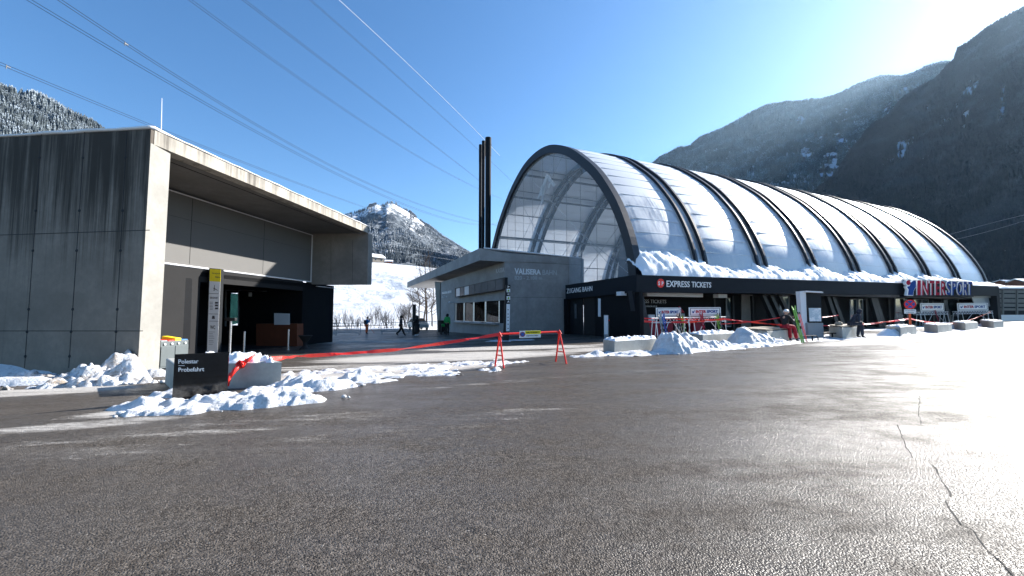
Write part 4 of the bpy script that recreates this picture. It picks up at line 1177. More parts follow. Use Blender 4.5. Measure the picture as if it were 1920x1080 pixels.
# snow bank slid off the vault, on the eaves
def snow_bank():
    mb = MB(); nL = 420; ns = 16; vs = []; fs = []
    for i in range(nL + 1):
        L = -.1 + (LEN + 3.0) * i / nL
        zb_ = zband(min(L, 50)) - .02
        hgt = 1.6 + 1.25 * math.exp(-((L - 2.6) / 3.0) ** 2) + .35 * noise.noise((L * .11, 5, 5)) - .0085 * L + .75 * noise.fractal((L * .22, 3.1, 0), 1, 2, 4) + .22 * noise.noise((L * 1.3, 7, 0))
        nearrib = min(abs(L - r) for r in ribL + [0])
        hgt += .25 * math.cos(nearrib * .9)
        if L > 50: hgt *= max(.35, 1 - (L - 50) / 9)
        tp = min(1, max(0, (L + .1) / .7)); hgt *= .55 + .45 * tp
        front = sB + .04 + .05 * noise.noise((L * .8, 1, 1))
        for j in range(ns + 1):
            t_ = j / ns
            s_ = front + (1.75) * t_
            prof_ = t_ ** .72
            z_ = zb_ + .10 + (hgt) * prof_
            if t_ > .82: z_ = zb_ + .10 + hgt * (.82 ** .72) * (1 + (.9 if t_ < .95 else -.5) * (t_ - .82))
            # runnels sloping along the bank, lumps
            q_ = L * 2.6 + s_ * 2.2
            lump = .15 * noise.fractal((q_, s_ * 1.1 + L * .35, 0), 1, 2.1, 4) + .10 * noise.noise((L * 3.5, s_ * 3, 2)) + .05 * noise.noise((L * 9, s_ * 9, 4))
            z_ += lump * min(1, t_ * 5) + .03 * noise.noise((L * 3, 0, 9)) 
            if j == 0: z_ = zb_ - .01
            v = H(L, s_ + .05 * noise.noise((L * 5, t_ * 6, 8)), z_)
            if j == 0: v = H(L, front, zb_)
            vs.append(v)
    k = ns + 1
    for i in range(nL):
        for j in range(ns): fs.append((i * k + j, (i + 1) * k + j, (i + 1) * k + j + 1, i * k + j + 1))
    mb.add(vs, fs)
    return mb.build('eaves_snow', M['snow_clean'], hall, smooth=True)
snow_bank()

# chimney trio
ch = thing('flue_stack', 'three tall black steel flue pipes standing behind the ticket office roof', 'chimney', (P(908, 560, 47).x, 47, .2))
for x0, x1, yt in ((897.3, 903.2, 271.5), (902.8, 909.2, 264.5), (909.2, 920.8, 258.5)):
    Yc = 47 if x0 > 909 else (48.2 if x0 > 900 else 49.2)
    a = P(x0, 400, Yc); b = P(x1, 400, Yc); r = (b.x - a.x) / 2; tp = P((x0 + x1) / 2, yt, Yc)
    q = MB(); cx = (a.x + b.x) / 2
    q.tube([(cx, Yc, -.5), (cx, Yc, tp.z - 2.2)], r * .93, 20); 
    pp = q.build('flue_pipe', M['flue'], ch, smooth=False)
    q = MB(); q.tube([(cx, Yc, tp.z - 2.2), (cx, Yc, tp.z)], r, 20); q.tube([(cx, Yc, tp.z - .9), (cx, Yc, tp.z - .8)], r * 1.07, 20); q.build('flue_collar', M['flue'], pp)

# timber shed at the right edge
sh = thing('timber_shed', 'long timber-slatted shed with snowy flat roof at the right edge', 'building', GY(1860, 56))
S0 = P(1858, 560, 56); S1 = P(1990, 560, 60); S0.z = S1.z = 0
sd = (S1 - S0).normalized(); SHP = Plane(S0, (sd.y, -sd.x, 0)); sh_in = -SHP.n
zt_ = P(1880, 541.5, 56.5).z; g0 = gz(S0.x, S0.y)
MB().prism([(S0.x, S0.y), (S1.x, S1.y), (S1.x + sh_in.x * 6, S1.y + sh_in.y * 6), (S0.x + sh_in.x * 6, S0.y + sh_in.y * 6)], g0 - .5, zt_).build('wall', M['grey_panel'], sh)
M['slat'] = simple('slat_wood', (0.20, 0.19, 0.165), 0.8, 0, .3, .3, 2.0, .2)
for y0, y1 in ((543.5, 549), (551, 558), (560, 567), (569, 575), (577.5, 582)):
    panel(SHP, rect(1859, 1985, y0, y0 + 1.5, y1, y1 + 1), .09, .06, 'slat', M['slat'], sh)
q = MB()
for x in (1858.5, 1880, 1906.5, 1935): q.bar(SHP.at(x, 541, .12), SHP.at(x, 612, .12), .18)
q.build('post', M['slat'], sh)
panel(SHP, rect(1858, 1985, 590.5, 590, 602.5, 602), .5, .4, 'white_plinth', M['white_metal'], sh)
q = MB(); q.hexa([SHP.at(1857, 541.5, .3), SHP.at(1988, 542, .3), SHP.at(1988, 542, .3) + sh_in * 6.6, SHP.at(1857, 541.5, .3) + sh_in * 6.6], [SHP.at(1858, 538.5, .25), SHP.at(1988, 537, .25), SHP.at(1988, 537, .2) + sh_in * 6.5 + Vector((0, 0, .5)), SHP.at(1858, 537.5, .2) + sh_in * 6.5 + Vector((0, 0, .4))])
q.build('roof_snow', M['snow_clean'], sh, bevel=.08)
# little chalets behind
def chalet(px, py, Y, wpx, hpx, label, yaw=.3, walls='brown_wood'):
    b = P(px, py, Y); wd = wpx * Y / F; hh = hpx * Y / F
    t_ = thing('chalet', label, 'house', b, yaw)
    q = MB(); q.box(-wd / 2, wd / 2, -wd * .4, wd * .4, -1.5, hh * .6); q.build('wall', M[walls], t_, local=True)
    q = MB(); e = wd * .1; th = hh * .12
    for sgn_ in (-1, 1):
        q.hexa([(-wd / 2 - e, sgn_ * (wd * .4 + e), hh * .5), (wd / 2 + e, sgn_ * (wd * .4 + e), hh * .5), (wd / 2 + e, 0, hh * .92), (-wd / 2 - e, 0, hh * .92)],
               [(-wd / 2 - e, sgn_ * (wd * .4 + e), hh * .5 + th), (wd / 2 + e, sgn_ * (wd * .4 + e), hh * .5 + th), (wd / 2 + e, 0, hh * .92 + th), (-wd / 2 - e, 0, hh * .92 + th)])
    q.build('roof', M['snow_clean'], t_, local=True)
    q = MB(); q.add([(-wd / 2, -wd * .4, hh * .55), (-wd / 2, wd * .4, hh * .55), (-wd / 2, 0, hh * .9)], [(0, 1, 2)]); q.add([(wd / 2, -wd * .4, hh * .55), (wd / 2, wd * .4, hh * .55), (wd / 2, 0, hh * .9)], [(0, 1, 2)]); q.build('gable', M[walls], t_, local=True)
    q = MB()
    for k in (-.25, .25): q.box(wd * k - wd * .06, wd * k + wd * .06, -wd * .4 - .05, -wd * .4 + .02, hh * .15, hh * .4)
    q.build('window', M['dark_glass'], t_, local=True)
    return t_
M['grey_timber'] = simple('grey_timber', (0.17, 0.15, 0.13), 0.8, 0, .3, .3, 2)
chalet(704, 491.5, 285, 24, 15, 'weathered barn with snowy gable roof on the crest of the slope', .9, 'grey_timber')
chalet(729, 494.5, 300, 13, 7, 'half-hidden brown roofed hut just right of the barn on the crest', .3)
chalet(1884, 534, 130, 22, 9, 'dark chalet with snowy roof behind the timber shed', .2)
chalet(1916, 535, 120, 26, 12, 'larger snowy-roofed chalet to the right of the small dark one', .1)
# ------------------------------------------------------------------ snow on the ground
def snow_patch(name, blobs, res=0.12, m='snow', amp=.10, lump=0.0, seed=0, label=None, cat=None, group=None, cut=0.02, lscale=3.0, kind=None, crumbs=0):
    x0 = min(b[0] - max(b[2], b[3]) * 1.25 for b in blobs); x1 = max(b[0] + max(b[2], b[3]) * 1.25 for b in blobs)
    y0 = min(b[1] - max(b[2], b[3]) * 1.25 for b in blobs); y1 = max(b[1] + max(b[2], b[3]) * 1.25 for b in blobs)
    nx = int((x1 - x0) / res) + 1; ny = int((y1 - y0) / res) + 1
    hs = {}
    pre = [(b[0], b[1], b[2], b[3], math.cos(b[4]), math.sin(b[4]), b[5]) for b in blobs]
    for i in range(nx + 1):
        x = x0 + i * res
        for j in range(ny + 1):
            y = y0 + j * res; h = -1
            for (cx, cy, rx, ry, c, s, hh) in pre:
                dx, dy = x - cx, y - cy
                a = (dx * c + dy * s) / rx; b = (dy * c - dx * s) / ry; d2 = a * a + b * b
                if d2 < 1.6: h = max(h, hh * (1 - d2) + (.03 if d2 < .8 else 0)) if hh > .12 else max(h, .22 * (1 - d2) * min(1, hh / .12 + .3))
            if h <= -.5: continue
            n = noise.fractal((x * 1.1, y * 1.1, seed), 1.0, 2.1, 5) * amp
            n += noise.fractal((x * 4, y * 4, seed + 3), 1.0, 2.1, 3) * amp * .45
            if lump:
                dv = noise.voronoi((x * lscale, y * lscale, seed + h * 1.5))[0][0]
                n += lump * (0.5 - dv) * (1 if h > 0 else .5)
            H_ = h + n - cut
            mx = max(bb[6] for bb in pre)
            if mx <= .12: H_ = min(H_, .03 + .30 * max(0, n))
            hs[(i, j)] = H_
    vs = []; idx = {}; fs = []
    def vid(i, j):
        k = (i, j)
        if k not in idx:
            x = x0 + i * res; y = y0 + j * res
            jx = noise.noise((x * 3, y * 3, seed + 20)) * res * .7; jy = noise.noise((x * 3, y * 3, seed + 40)) * res * .7
            idx[k] = len(vs); vs.append((x + jx, y + jy, gz(x, y) + max(-.02, hs[k])))
        return idx[k]
    for i in range(nx):
        for j in range(ny):
            q = [(i, j), (i + 1, j), (i + 1, j + 1), (i, j + 1)]
            if all(k in hs for k in q) and max(hs[k] for k in q) > 0.0: fs.append(tuple(vid(*k) for k in q))
    mb = MB(); mb.add(vs, fs)
    rs = random.Random(seed)
    for _ in range(crumbs):
        b = rs.choice(blobs); a = rs.uniform(0, 6.28); r = rs.uniform(.75, 1.25)
        lx, ly = math.cos(a) * b[2] * r, math.sin(a) * b[3] * r
        x = b[0] + lx * math.cos(b[4]) - ly * math.sin(b[4]); y = b[1] + lx * math.sin(b[4]) + ly * math.cos(b[4])
        s = rs.uniform(.015, .07); c = Vector((x, y, gz(x, y) + s * .4)); k0 = len(mb.v)
        mb.ball(c, s, s * rs.uniform(.7, 1.2), s * rs.uniform(.5, .8), 7, 5)
        for k in range(k0, len(mb.v)):
            v = Vector(mb.v[k]); mb.v[k] = tuple(c + (v - c) * (1 + .35 * noise.noise(v * 9)))
    cx = sum(b[0] for b in blobs) / len(blobs); cy = sum(b[1] for b in blobs) / len(blobs)
    o = mb.build(name, M[m], origin=(cx, cy, gz(cx, cy)), smooth=True)
    if label: tag(o, label, cat, group)
    if kind: tag(o, kind=kind)
    return o
def pb(px, py, rx, ry, rot, h):
    g = G(px, py); return (g.x, g.y, rx, ry, R(rot), h)
# drift in front of the black sign
snow_patch('snow', [pb(350, 768, 1.0, .45, 15, .06), pb(440, 752, 1.1, .5, 20, .15), pb(500, 740, 1.0, .45, 25, .17), pb(560, 727, 1.0, .5, 25, .24), pb(610, 728, .8, .45, 25, .11), pb(325, 742, .6, .4, 10, .20), pb(295, 762, .9, .3, 10, .07), pb(395, 757, .5, .26, 10, .26), pb(660, 712, 1.0, .4, 25, .06), pb(480, 760, 1.4, .35, 20, .10)],
           .03, 'snow', .17, .035, 3, kind='stuff', lscale=4, crumbs=45, cut=.045)
snow_patch('snow', [pb(770, 690, 3.4, 1.1, 22, .045), pb(860, 681, 2.2, .6, 20, .03), pb(740, 703, 2.0, .8, 22, .05), pb(830, 700, 1.5, .55, 22, .04), pb(660, 694, 1.2, .4, 15, .03), pb(700, 716, 1.3, .3, 20, .04)], .06, 'snow', .24, .05, 5, kind='stuff', lscale=2.2, cut=.09)
# heap by the pillar
snow_patch('snow_heap', [pb(226, 706, .66, .48, 10, .85), pb(165, 712, .9, .45, 12, .36), pb(110, 716, 1.0, .35, 14, .20), pb(235, 714, .6, .4, 10, .5), pb(70, 715, .9, .3, 14, .16), pb(180, 722, 1.6, .3, 14, .12)], .035, 'snow_dirty', .26, .16, 8,
           label='dirty lumpy ploughed snow heap against the foot of the left station wall', cat='snow pile', lscale=5, crumbs=60, cut=.04)
snow_patch('snow', [pb(60, 700, 2.2, .9, 12, .42), pb(-60, 700, 1.8, 1.0, 12, .5), pb(130, 700, 1.6, .6, 12, .3), pb(20, 722, 1.8, .3, 14, .1)], .09, 'snow', .06, 0, 12, kind='stuff')
snow_patch('snow_heap', [pb(2, 690, .5, .4, 0, .85), pb(-50, 695, .8, .5, 0, .8), pb(30, 697, .5, .3, 0, .5)], .06, 'snow_dirty', .15, .25, 14, label='small grey snow heap at the far left end of the station wall', cat='snow pile', lscale=4)
snow_patch('snow_lump', [pb(290, 706, .38, .22, 20, .22), pb(308, 704, .2, .15, 0, .16)], .035, 'snow', .06, .14, 15, label='small broken snow lumps between the pillar foot and the recycling bin', cat='snow pile', lscale=5, crumbs=12)
# strips before the hall
snow_patch('snow', [pb(1180, 664, 1.6, .5, 24, .13), pb(1120, 667, 1.5, .4, 24, .06), pb(1250, 662, 2.2, .5, 24, .14), pb(1330, 656, 2.4, .6, 24, .14), pb(1400, 650, 2.5, .6, 24, .12), pb(1450, 645, 2.2, .7, 24, .08), pb(1170, 655, 1.2, .5, 24, .16), pb(1440, 637, 1.8, .9, 24, .12)], .09, 'snow', .12, .10, 21, kind='stuff', crumbs=30, cut=.03)
snow_patch('snow', [pb(1540, 637, 3.5, 1.0, 24, .07), pb(1620, 633, 4.0, 1.1, 24, .08), pb(1700, 628, 4.0, 1.2, 24, .09), pb(1780, 622, 5, 1.3, 24, .1), pb(1860, 617, 6, 1.3, 24, .1), pb(1590, 629, 3, 1.2, 24, .1), pb(1740, 614, 6, 1.8, 24, .12), pb(1660, 618, 4, 1.4, 24, .1)], .16, 'snow', .10, .06, 23, kind='stuff')
snow_patch('snow_heap', [pb(1262, 661, .75, .8, 24, .78), pb(1290, 657, 1.0, .8, 24, .62), pb(1320, 655, 1.0, .6, 24, .45), pb(1246, 660, .5, .6, 24, .6), pb(1350, 652, .8, .5, 24, .25)], .045, 'snow', .24, .10, 25, label='bulky bluish snow heap between the first two concrete blocks before the hall', cat='snow pile', lscale=3.6, crumbs=45)
snow_patch('snow_heap', [pb(1396, 648, .8, .9, 24, .85), pb(1412, 646, .9, .8, 24, .65), pb(1432, 645, .9, .6, 24, .4), pb(1452, 642, .6, .4, 24, .16)], .045, 'snow', .22, .09, 27, label='steep-sided snow heap beside the timber-topped bench block', cat='snow pile', lscale=3.6, crumbs=30)
for i, (px, py, l) in enumerate(((1672, 630, 'low snow mound left of the block carrying the no-stopping sign'), (1800, 616, 'low snow mound before the third block from the shed'), (1853, 611, 'small snow mound between the two blocks nearest the shed'))):
    snow_patch('snow_mound', [pb(px, py, 1.3, .6, 20, .45), pb(px + 14, py - 1, .9, .5, 20, .3)], .08, 'snow_clean', .08, .06, 30 + i, label=l, cat='snow pile')
snow_patch('snow', [pb(960, 638, 1.6, .5, 0, .08), pb(935, 640, 1.0, .3, 0, .05)], .1, 'snow', .06, 0, 33, kind='stuff')

# ------------------------------------------------------------------ concrete blocks
def par(left, corner, right):
    l, c, r = G(*left), G(*corner), G(*right)
    return l, c, r, l + (r - c)
def cap_snow(c, ex, ey, parent, seed, h=.12, cover=(0, 1, 0, 1), m='snow_clean'):
    res = .05; nx = int(ex.length / res); ny = max(6, int(ey.length / res)); vs = []; fs = []
    for i in range(nx + 1):
        for j in range(ny + 1):
            u, v = i / nx, j / ny
            e = min(u / .06, (1 - u) / .06, v / .14, (1 - v) / .14, 1)
            p = c + ex * u + ey * v
            n = noise.fractal((p.x * 3.2, p.y * 3.2, seed), 1, 2.1, 4)
            hh = max(0, e) ** .5 * h * (.75 + .9 * n)
            hole = noise.noise((p.x * 2.2, p.y * 2.2, seed + 9))
            if not (cover[0] <= u <= cover[1] and cover[2] <= v <= cover[3]): hh = 0
            vs.append(p + Vector((0, 0, max(-.012, hh - .03 - max(0, hole - .15) * .35))))
    k = ny + 1
    for i in range(nx):
        for j in range(ny): fs.append((i * k + j, (i + 1) * k + j, (i + 1) * k + j + 1, i * k + j + 1))
    MB().add(vs, fs).build('snow_cap', M[m], parent, smooth=True)
def block(left, corner, right, h, label, seed, snow=.14, timber=False, cover=(0, 1, 0, 1)):
    l, c, r, b = par(left, corner, right)
    ctr = (l + r) / 2; ctr.z = gz(ctr.x, ctr.y)
    t_ = thing('concrete_block', label, 'concrete block', ctr, group='concrete blocks set along the yard edge')
    q = MB(); z0 = min(l.z, c.z, r.z) - .12; z1 = ctr.z + h
    poly = [(p.x, p.y) for p in (c, r, b, l)]
    q.prism(poly, z0, z1); q.build('block', M['conc_block'], t_, bevel=.03)
    top = Vector((c.x, c.y, z1))
    ex, ey = Vector((r.x - c.x, r.y - c.y, 0)), Vector((l.x - c.x, l.y - c.y, 0))
    if timber:
        n = 4
        for k in range(n):
            q = MB(); v0 = (k + .06) / n; v1 = (k + .94) / n
            a = top + ey * v0 - ex * .03; a2 = top + ey * v0 + ex * 1.03; b1 = top + ey * v1 + ex * 1.03; b2 = top + ey * v1 - ex * .03
            q.hexa([p + Vector((0, 0, .05)) for p in (a, a2, b1, b2)], [p + Vector((0, 0, .10)) for p in (a, a2, b1, b2)]); q.build('seat_plank', M['wood'], t_)
        for u in (.08, .5, .92):
            q = MB(); a = top + ex * u; q.bar(a + Vector((0, 0, .026)), a + ey + Vector((0, 0, .026)), .06, .05); q.build('batten', M['grey_metal'], t_)
    elif snow: cap_snow(top, ex, ey, t_, seed, snow, cover)
    return t_, top, ex, ey
b0 = block((309, 718), (324, 733), (527, 725), .62, 'snow-topped concrete block behind the black two-line sign', 1, .17, cover=(.35, .93, 0, 1))
b1 = block((1131, 660.5), (1152, 665), (1232, 657), .55, 'snow-capped concrete block nearest the red trestle barrier', 2)
b2 = block((1292, 645), (1318, 649), (1380, 642), .56, 'second snow-capped block, between the two tall snow heaps', 3)
b3 = block((1385, 640), (1440, 645), (1484, 639), .66, 'timber-topped block the skier in red trousers sits on', 4, timber=True)
b4 = block((1555, 631), (1580, 636), (1620, 631), .66, 'timber-topped block the hooded person sits on', 5, timber=True)
b5 = block((1661, 627), (1689, 631), (1719, 627), .58, 'block carrying the round no-stopping sign post', 6, .10)
b6 = block((1733, 622), (1759, 625.5), (1785.5, 621.5), .58, 'block just right of the no-stopping sign', 7, .10)
b7 = block((1786, 616), (1811, 620.5), (1834.5, 617), .58, 'third block counted back from the shed, left of its low snow mound', 8, .10)
b7[0]['label'] = 'block in front of the far right advertising rack'
b8 = block((1838, 611), (1864, 616), (1882.5, 614), .58, 'concrete block nearest the timber shed', 9, .10)

# ------------------------------------------------------------------ black sign board
g1 = G(322, 752); g2 = G(425, 744)
z0 = P(322, 752, g1.y).z; zt1 = P(327, 664, g1.y).z; zt2 = P(430, 660, g2.y).z
bs = thing('sign_board', 'glossy black sign board with two white words standing in the snow', 'sign', g1)
SBP = Plane(g1, Vector((g2.y - g1.y, -(g2.x - g1.x), 0)))
q = MB(); q.plate([SBP.at(x, y) for x, y in ((322, 755), (425, 748), (429.5, 660), (327.5, 664.5))], SBP.n, .035); q.build('board', M['gloss_black'], bs)
text_on(SBP, 'Polestar', (334.5, 674, 682, 372, 673.5, 681), .004, .003, M['white_letters'], bs, bold=.006)
text_on(SBP, 'Probefahrt', (334.5, 689.3, 697.3, 382.8, 688, 696), .004, .003, M['white_letters'], bs, bold=.006)
q = MB(); q.plate([SBP.at(x, y, .004) for x, y in ((334.5, 686), (346, 685.8), (346, 685.1), (334.5, 685.3))], SBP.n, .003); q.build('dash_mark', M['white_letters'], bs)
for x in (345, 412):
    q = MB(); a = SBP.at(x, 690, -.04); bk = -SBP.n; a.z = g1.z + .75; q.bar(a, Vector((a.x + bk.x * .3, a.y + bk.y * .3, g1.z - .1)), .035); q.build('stay', M['black_metal'], bs)

# ------------------------------------------------------------------ recycling bin
rg = G(300, 690); rb = Vector((-11.55 + .0, 13.75, 0))
RG0 = G(299.5, 694); RG1 = G(352, 687)
rbn = thing('recycling_bin', 'grey two-door recycling bin with red yellow and blue lids by the pillar', 'bin', RG0)
dv = (RG1 - RG0); dv.z = 0; wd = dv.length; dv.normalize(); bk = Vector((-dv.y, dv.x, 0)); hh = P(300, 641, RG0.y).z - RG0.z
def rbox(u0, u1, v0, v1, z0_, z1_, name, m, bevel=.01):
    q = MB(); b_ = RG0
    lo = [b_ + dv * u + bk * v + Vector((0, 0, z0_)) for u, v in ((u0, v0), (u1, v0), (u1, v1), (u0, v1))]
    hi = [p + Vector((0, 0, z1_ - z0_)) for p in lo]; q.hexa(lo, hi); return q.build(name, m, rbn, bevel=bevel)
rbox(0, wd, .02, .6, .04, hh, 'body', M['bin_grey'])
for k in range(2): rbox(wd * k / 2 + .012, wd * (k + 1) / 2 - .012, 0, .022, .10, hh - .17, 'door', M['bin_grey'], .004)
lids = [(0.02, .24, 'grey_metal'), (.27, .49, 'red'), (.51, .73, 'yellow'), (.75, .98, 'cyan_blue')]
for i, (u0, u1, mm) in enumerate(lids):
    q = MB(); lo = [RG0 + dv * (u * wd) + bk * v + Vector((0, 0, hh + .002)) for u, v in ((u0, .03), (u1, .03), (u1, .57), (u0, .57))]
    up = .16 if mm == 'yellow' else .06
    hi = [p + Vector((0, 0, up * (.55 if k < 2 else 1))) for k, p in enumerate(lo)]; q.hexa(lo, hi); q.build('lid', M[mm], rbn, bevel=.012)
    q = MB(); c = RG0 + dv * ((u0 + u1) / 2 * wd) + bk * -.004 + Vector((0, 0, hh - .09)); q.tube([c - bk * .01, c + bk * .03], .035, 12); q.build('round_label', M['white_metal'], rbn)

# ------------------------------------------------------------------ info pylon by the station
pg = G(398, 668); Yp = pg.y
py = thing('info_pylon', 'tall white information pylon with yellow head beside the station entrance', 'sign', pg)
PP = Plane(Vector((P(398, 600, Yp).x, Yp, 0)), (.22, -1, 0))
q = MB(); q.plate([PP.at(x, y) for x, y in ((386, 668), (408.5, 668), (414.5, 504.5), (392, 502.5))], PP.n, .28); q.build('body', M['black_metal'], py)
panel(PP, [(388, 661), (407.8, 661), (414, 505.5), (393.5, 504)], .012, .01, 'face', M['white_metal'], py)
panel(PP, [(392.9, 527), (413.2, 528.5), (414, 505.3), (393.5, 504)], .016, .01, 'yellow_head', M['yellow'], py)
text_on(PP, 'Grasjoch', (397.5, 510.5, 514.2, 412.5, 511.3, 515), .022, .004, M['dark_letters'], py)
text_on(PP, 'Bahn', (404, 517.5, 521, 412.3, 518, 521.5), .022, .004, M['dark_letters'], py)
text_on(PP, 'BERGFAHRT', (394, 556.5, 560, 409, 556.8, 560.4), .018, .004, M['dark_letters'], py)
text_on(PP, 'WC', (394, 610, 617, 403.5, 610.3, 617.3), .018, .004, M['dark_letters'], py, bold=.02)
q = MB()
for y in (566, 571, 576.5): q.plate([PP.at(x, yy, .018) for x, yy in ((403, y + 3.4), (408.8, y + 3.5), (409, y + .1), (403.2, y))], PP.n, .004)
for y in (566, 568.5, 571.5, 574, 577, 579.5): q.plate([PP.at(x, yy, .018) for x, yy in ((393, y + .8), (399, y + .9), (399, y + .2), (393, y + .1))], PP.n, .004)
for y in (549.8, 588, 601.5): q.plate([PP.at(x, yy, .018) for x, yy in ((392, y + .9), (409.5, y + 1.2), (409.5, y + .5), (392, y + .2))], PP.n, .004)
for y in (622, 625, 628, 631, 634, 638, 641, 645): q.plate([PP.at(x, yy, .018) for x, yy in ((391, y + .6), (399 + (y * 7) % 5, y + .7), (399 + (y * 7) % 5, y + .2), (391, y + .1))], PP.n, .004)
q.plate([PP.at(x, y, .018) for x, y in ((400.5, 545.5), (402, 545.5), (402.6, 534), (402, 534))], PP.n, .004)
q.plate([PP.at(x, y, .018) for x, y in ((400, 541), (408.5, 545), (408.6, 544.3), (401, 539.5))], PP.n, .004)
q.plate([PP.at(x, y, .018) for x, y in ((397, 598), (403, 598), (402, 592), (398, 592))], PP.n, .004)
q.build('printed_marks', M['dark_letters'], py)

# bollards, post, standing table by the station entrance
def bollard(px, ybase, ytop, label, r=.05, m='steel'):
    g = G(px, ybase); z = P(px, ytop, g.y).z - g.z
    o = thing('bollard', label, 'bollard', g, group='posts before the station entrance')
    q = MB(); q.cyl((g.x, g.y, g.z - .05), r, z + .05, 14); q.ball((g.x, g.y, g.z + z), r, r, r * .6, 14, 6); q.build('post', M[m], o)
    q = MB(); q.cyl((g.x, g.y, g.z), r * 1.9, .03, 16); q.build('base_ring', M[m], o)
bollard(457, 664, 622, 'slim steel bollard in the dark station entrance, left of the pair')
bollard(540, 656, 618, 'slim steel bollard at the right of the station entrance')
g = G(430, 672)
tp = thing('ticket_reader', 'black head reader on a thin post before the station entrance', 'ticket reader', g)
zt_ = P(431, 602, g.y).z
MB().cyl((g.x, g.y, g.z), .045, zt_ - g.z, 12).build('post', M['steel'], tp)
MB().box(g.x - .22, g.x + .22, g.y - .08, g.y + .08, zt_, zt_ + .14).build('reader_head', M['black_metal'], tp, bevel=.02)
g = G(572, 655)
stt = thing('standing_table', 'black standing table with tapered cover by the dark station corner', 'table', g)
zt_ = P(572, 629, g.y).z
q = MB(); q.cyl((g.x, g.y, zt_ - .03), .36, .035, 20); q.build('table_top', M['black_metal'], stt)
q = MB(); q.tube([(g.x, g.y, zt_ - .04), (g.x, g.y, zt_ - .35), (g.x, g.y, g.z + .25), (g.x, g.y, g.z)], [.33, .12, .10, .30], 16); q.build('fabric_cover', M['black_cloth'], stt)

# ------------------------------------------------------------------ directional totem
g = G(948, 639)
to = thing('direction_totem', 'slim black and white direction totem at the ticket office corner', 'sign', g)
TP = Plane(g, (.1, -1, 0))
q = MB(); q.plate([TP.at(x, y) for x, y in ((943, 640), (954, 640), (957, 534), (948, 534))], TP.n, .2); q.build('body', M['black_metal'], to)
panel(TP, [(949, 621), (955, 621), (956.4, 570), (949.7, 570)], .012, .01, 'pale_panel', M['paper'], to)
for y0, y1 in ((541.5, 548), (555.3, 562)):
    a_ = panel(TP, rect(950, 956.6, y0, y0, y1, y1), .012, .01, 'pictogram', M['paper'], to)
    panel(TP, [(951.5, y1 - 1.2), (955.3, y1 - 1.2), (954.6, y0 + 2.5), (953.4, y0 + 1), (952, y0 + 2.5)], .02, .008, 'green_mark', M['lime'], a_)
for y, ch in ((537.5, '>'), (551.5, '+'), (565.5, '^')):
    text_on(TP, {'>': '>', '+': '<', '^': '^'}[ch], (951.3, y - 1.8, y + 1.8, 955.3, y - 1.8, y + 1.8), .012, .008, M['white_letters'], to, 'arrow', bold=.02)
q = MB()
for y in (580, 588, 594, 600, 607, 615): MB().plate([TP.at(x, yy, .02) for x, yy in ((951.5, y + 1.6), (953.8, y + 1.6), (953.8, y), (951.5, y))], TP.n, .006).build('printed_mark', M['dark_letters'], to)

# far dark post
g = G(776, 628)
o = thing('dark_post', 'tall plain dark steel post beside the long-coated person', 'post', g)
MB().cyl((g.x, g.y, g.z - .1), .17, P(776, 570, g.y).z - g.z, 12).build('shaft', M['black_metal'], o); MB().cyl((g.x, g.y, P(776, 570, g.y).z - .1), .185, .06, 12).build('cap', M['black_metal'], o)

# ------------------------------------------------------------------ red trestle barrier, tape and hanging sign
tr_ = thing('trestle_barrier', 'red steel trestle barrier with a long top bar', 'barrier', G(990, 688))
def aframe(feet, top):
    q_ = MB(); T = top
    A_ = [G(*f) for f in feet]
    for a in A_: q_.tube([a, T], .028, 8)
    q_.build('leg_frame', M['red'], tr_)
    q_ = MB(); k = .36; q_.tube([A_[0].lerp(T, k), A_[1].lerp(T, k)], .02, 8); q_.build('cross_bar', M['red'], tr_)
YA = (G(928, 687).y + G(944, 690).y) / 2; TA = P(937, 626.5, YA)
YB = (G(1042, 678).y + G(1061, 682).y) / 2; TB = P(1049, 622, YB)
aframe([(928, 687), (944.5, 690.5)], TA); aframe([(1042, 678), (1062, 682.5)], TB)
q = MB(); q.tube([TA - (TB - TA) * .015, TB + (TB - TA) * .015], .032, 8); q.build('top_bar', M['red'], tr_)
q = MB(); 
for T in (TA, TB):
    q.tube([T + Vector((-.05, 0, -.08)), T + Vector((0, 0, .05)), T + Vector((.05, 0, -.08))], .035, 8)
q.build('hinge', M['red'], tr_)
hs = thing('hanging_sign', 'yellow and white no-stopping plate tied to the red trestle bar', 'sign', P(994, 627, (YA + YB) / 2))
bd_ = (TB - TA); HP = Plane(TA.lerp(TB, .5), Vector((bd_.y, -bd_.x, 0)))
panel(HP, rect(974.5, 1014, 620.5, 619.5, 634, 632.5), .05, .02, 'plate', M['white_metal'], hs)
panel(HP, rect(985, 1014, 620.4, 619.6, 626.8, 626), .056, .01, 'yellow_field', M['yellow'], hs)
disc_on(HP, 980, 627, 4.6, 4.6, .06, .01, 'sign_ring', M['dark_red'], hs); disc_on(HP, 980, 627, 3.4, 3.4, .066, .01, 'sign_disc', M['blue'], hs)
text_on(HP, 'HALTEVERBOT', (987, 622, 625, 1012, 621.4, 624.4), .064, .006, M['grey_panel'], hs)
text_on(HP, 'ausgenommen Zufahrt', (987, 628.6, 631, 1009, 628, 630.4), .058, .006, M['grey_panel'], hs)

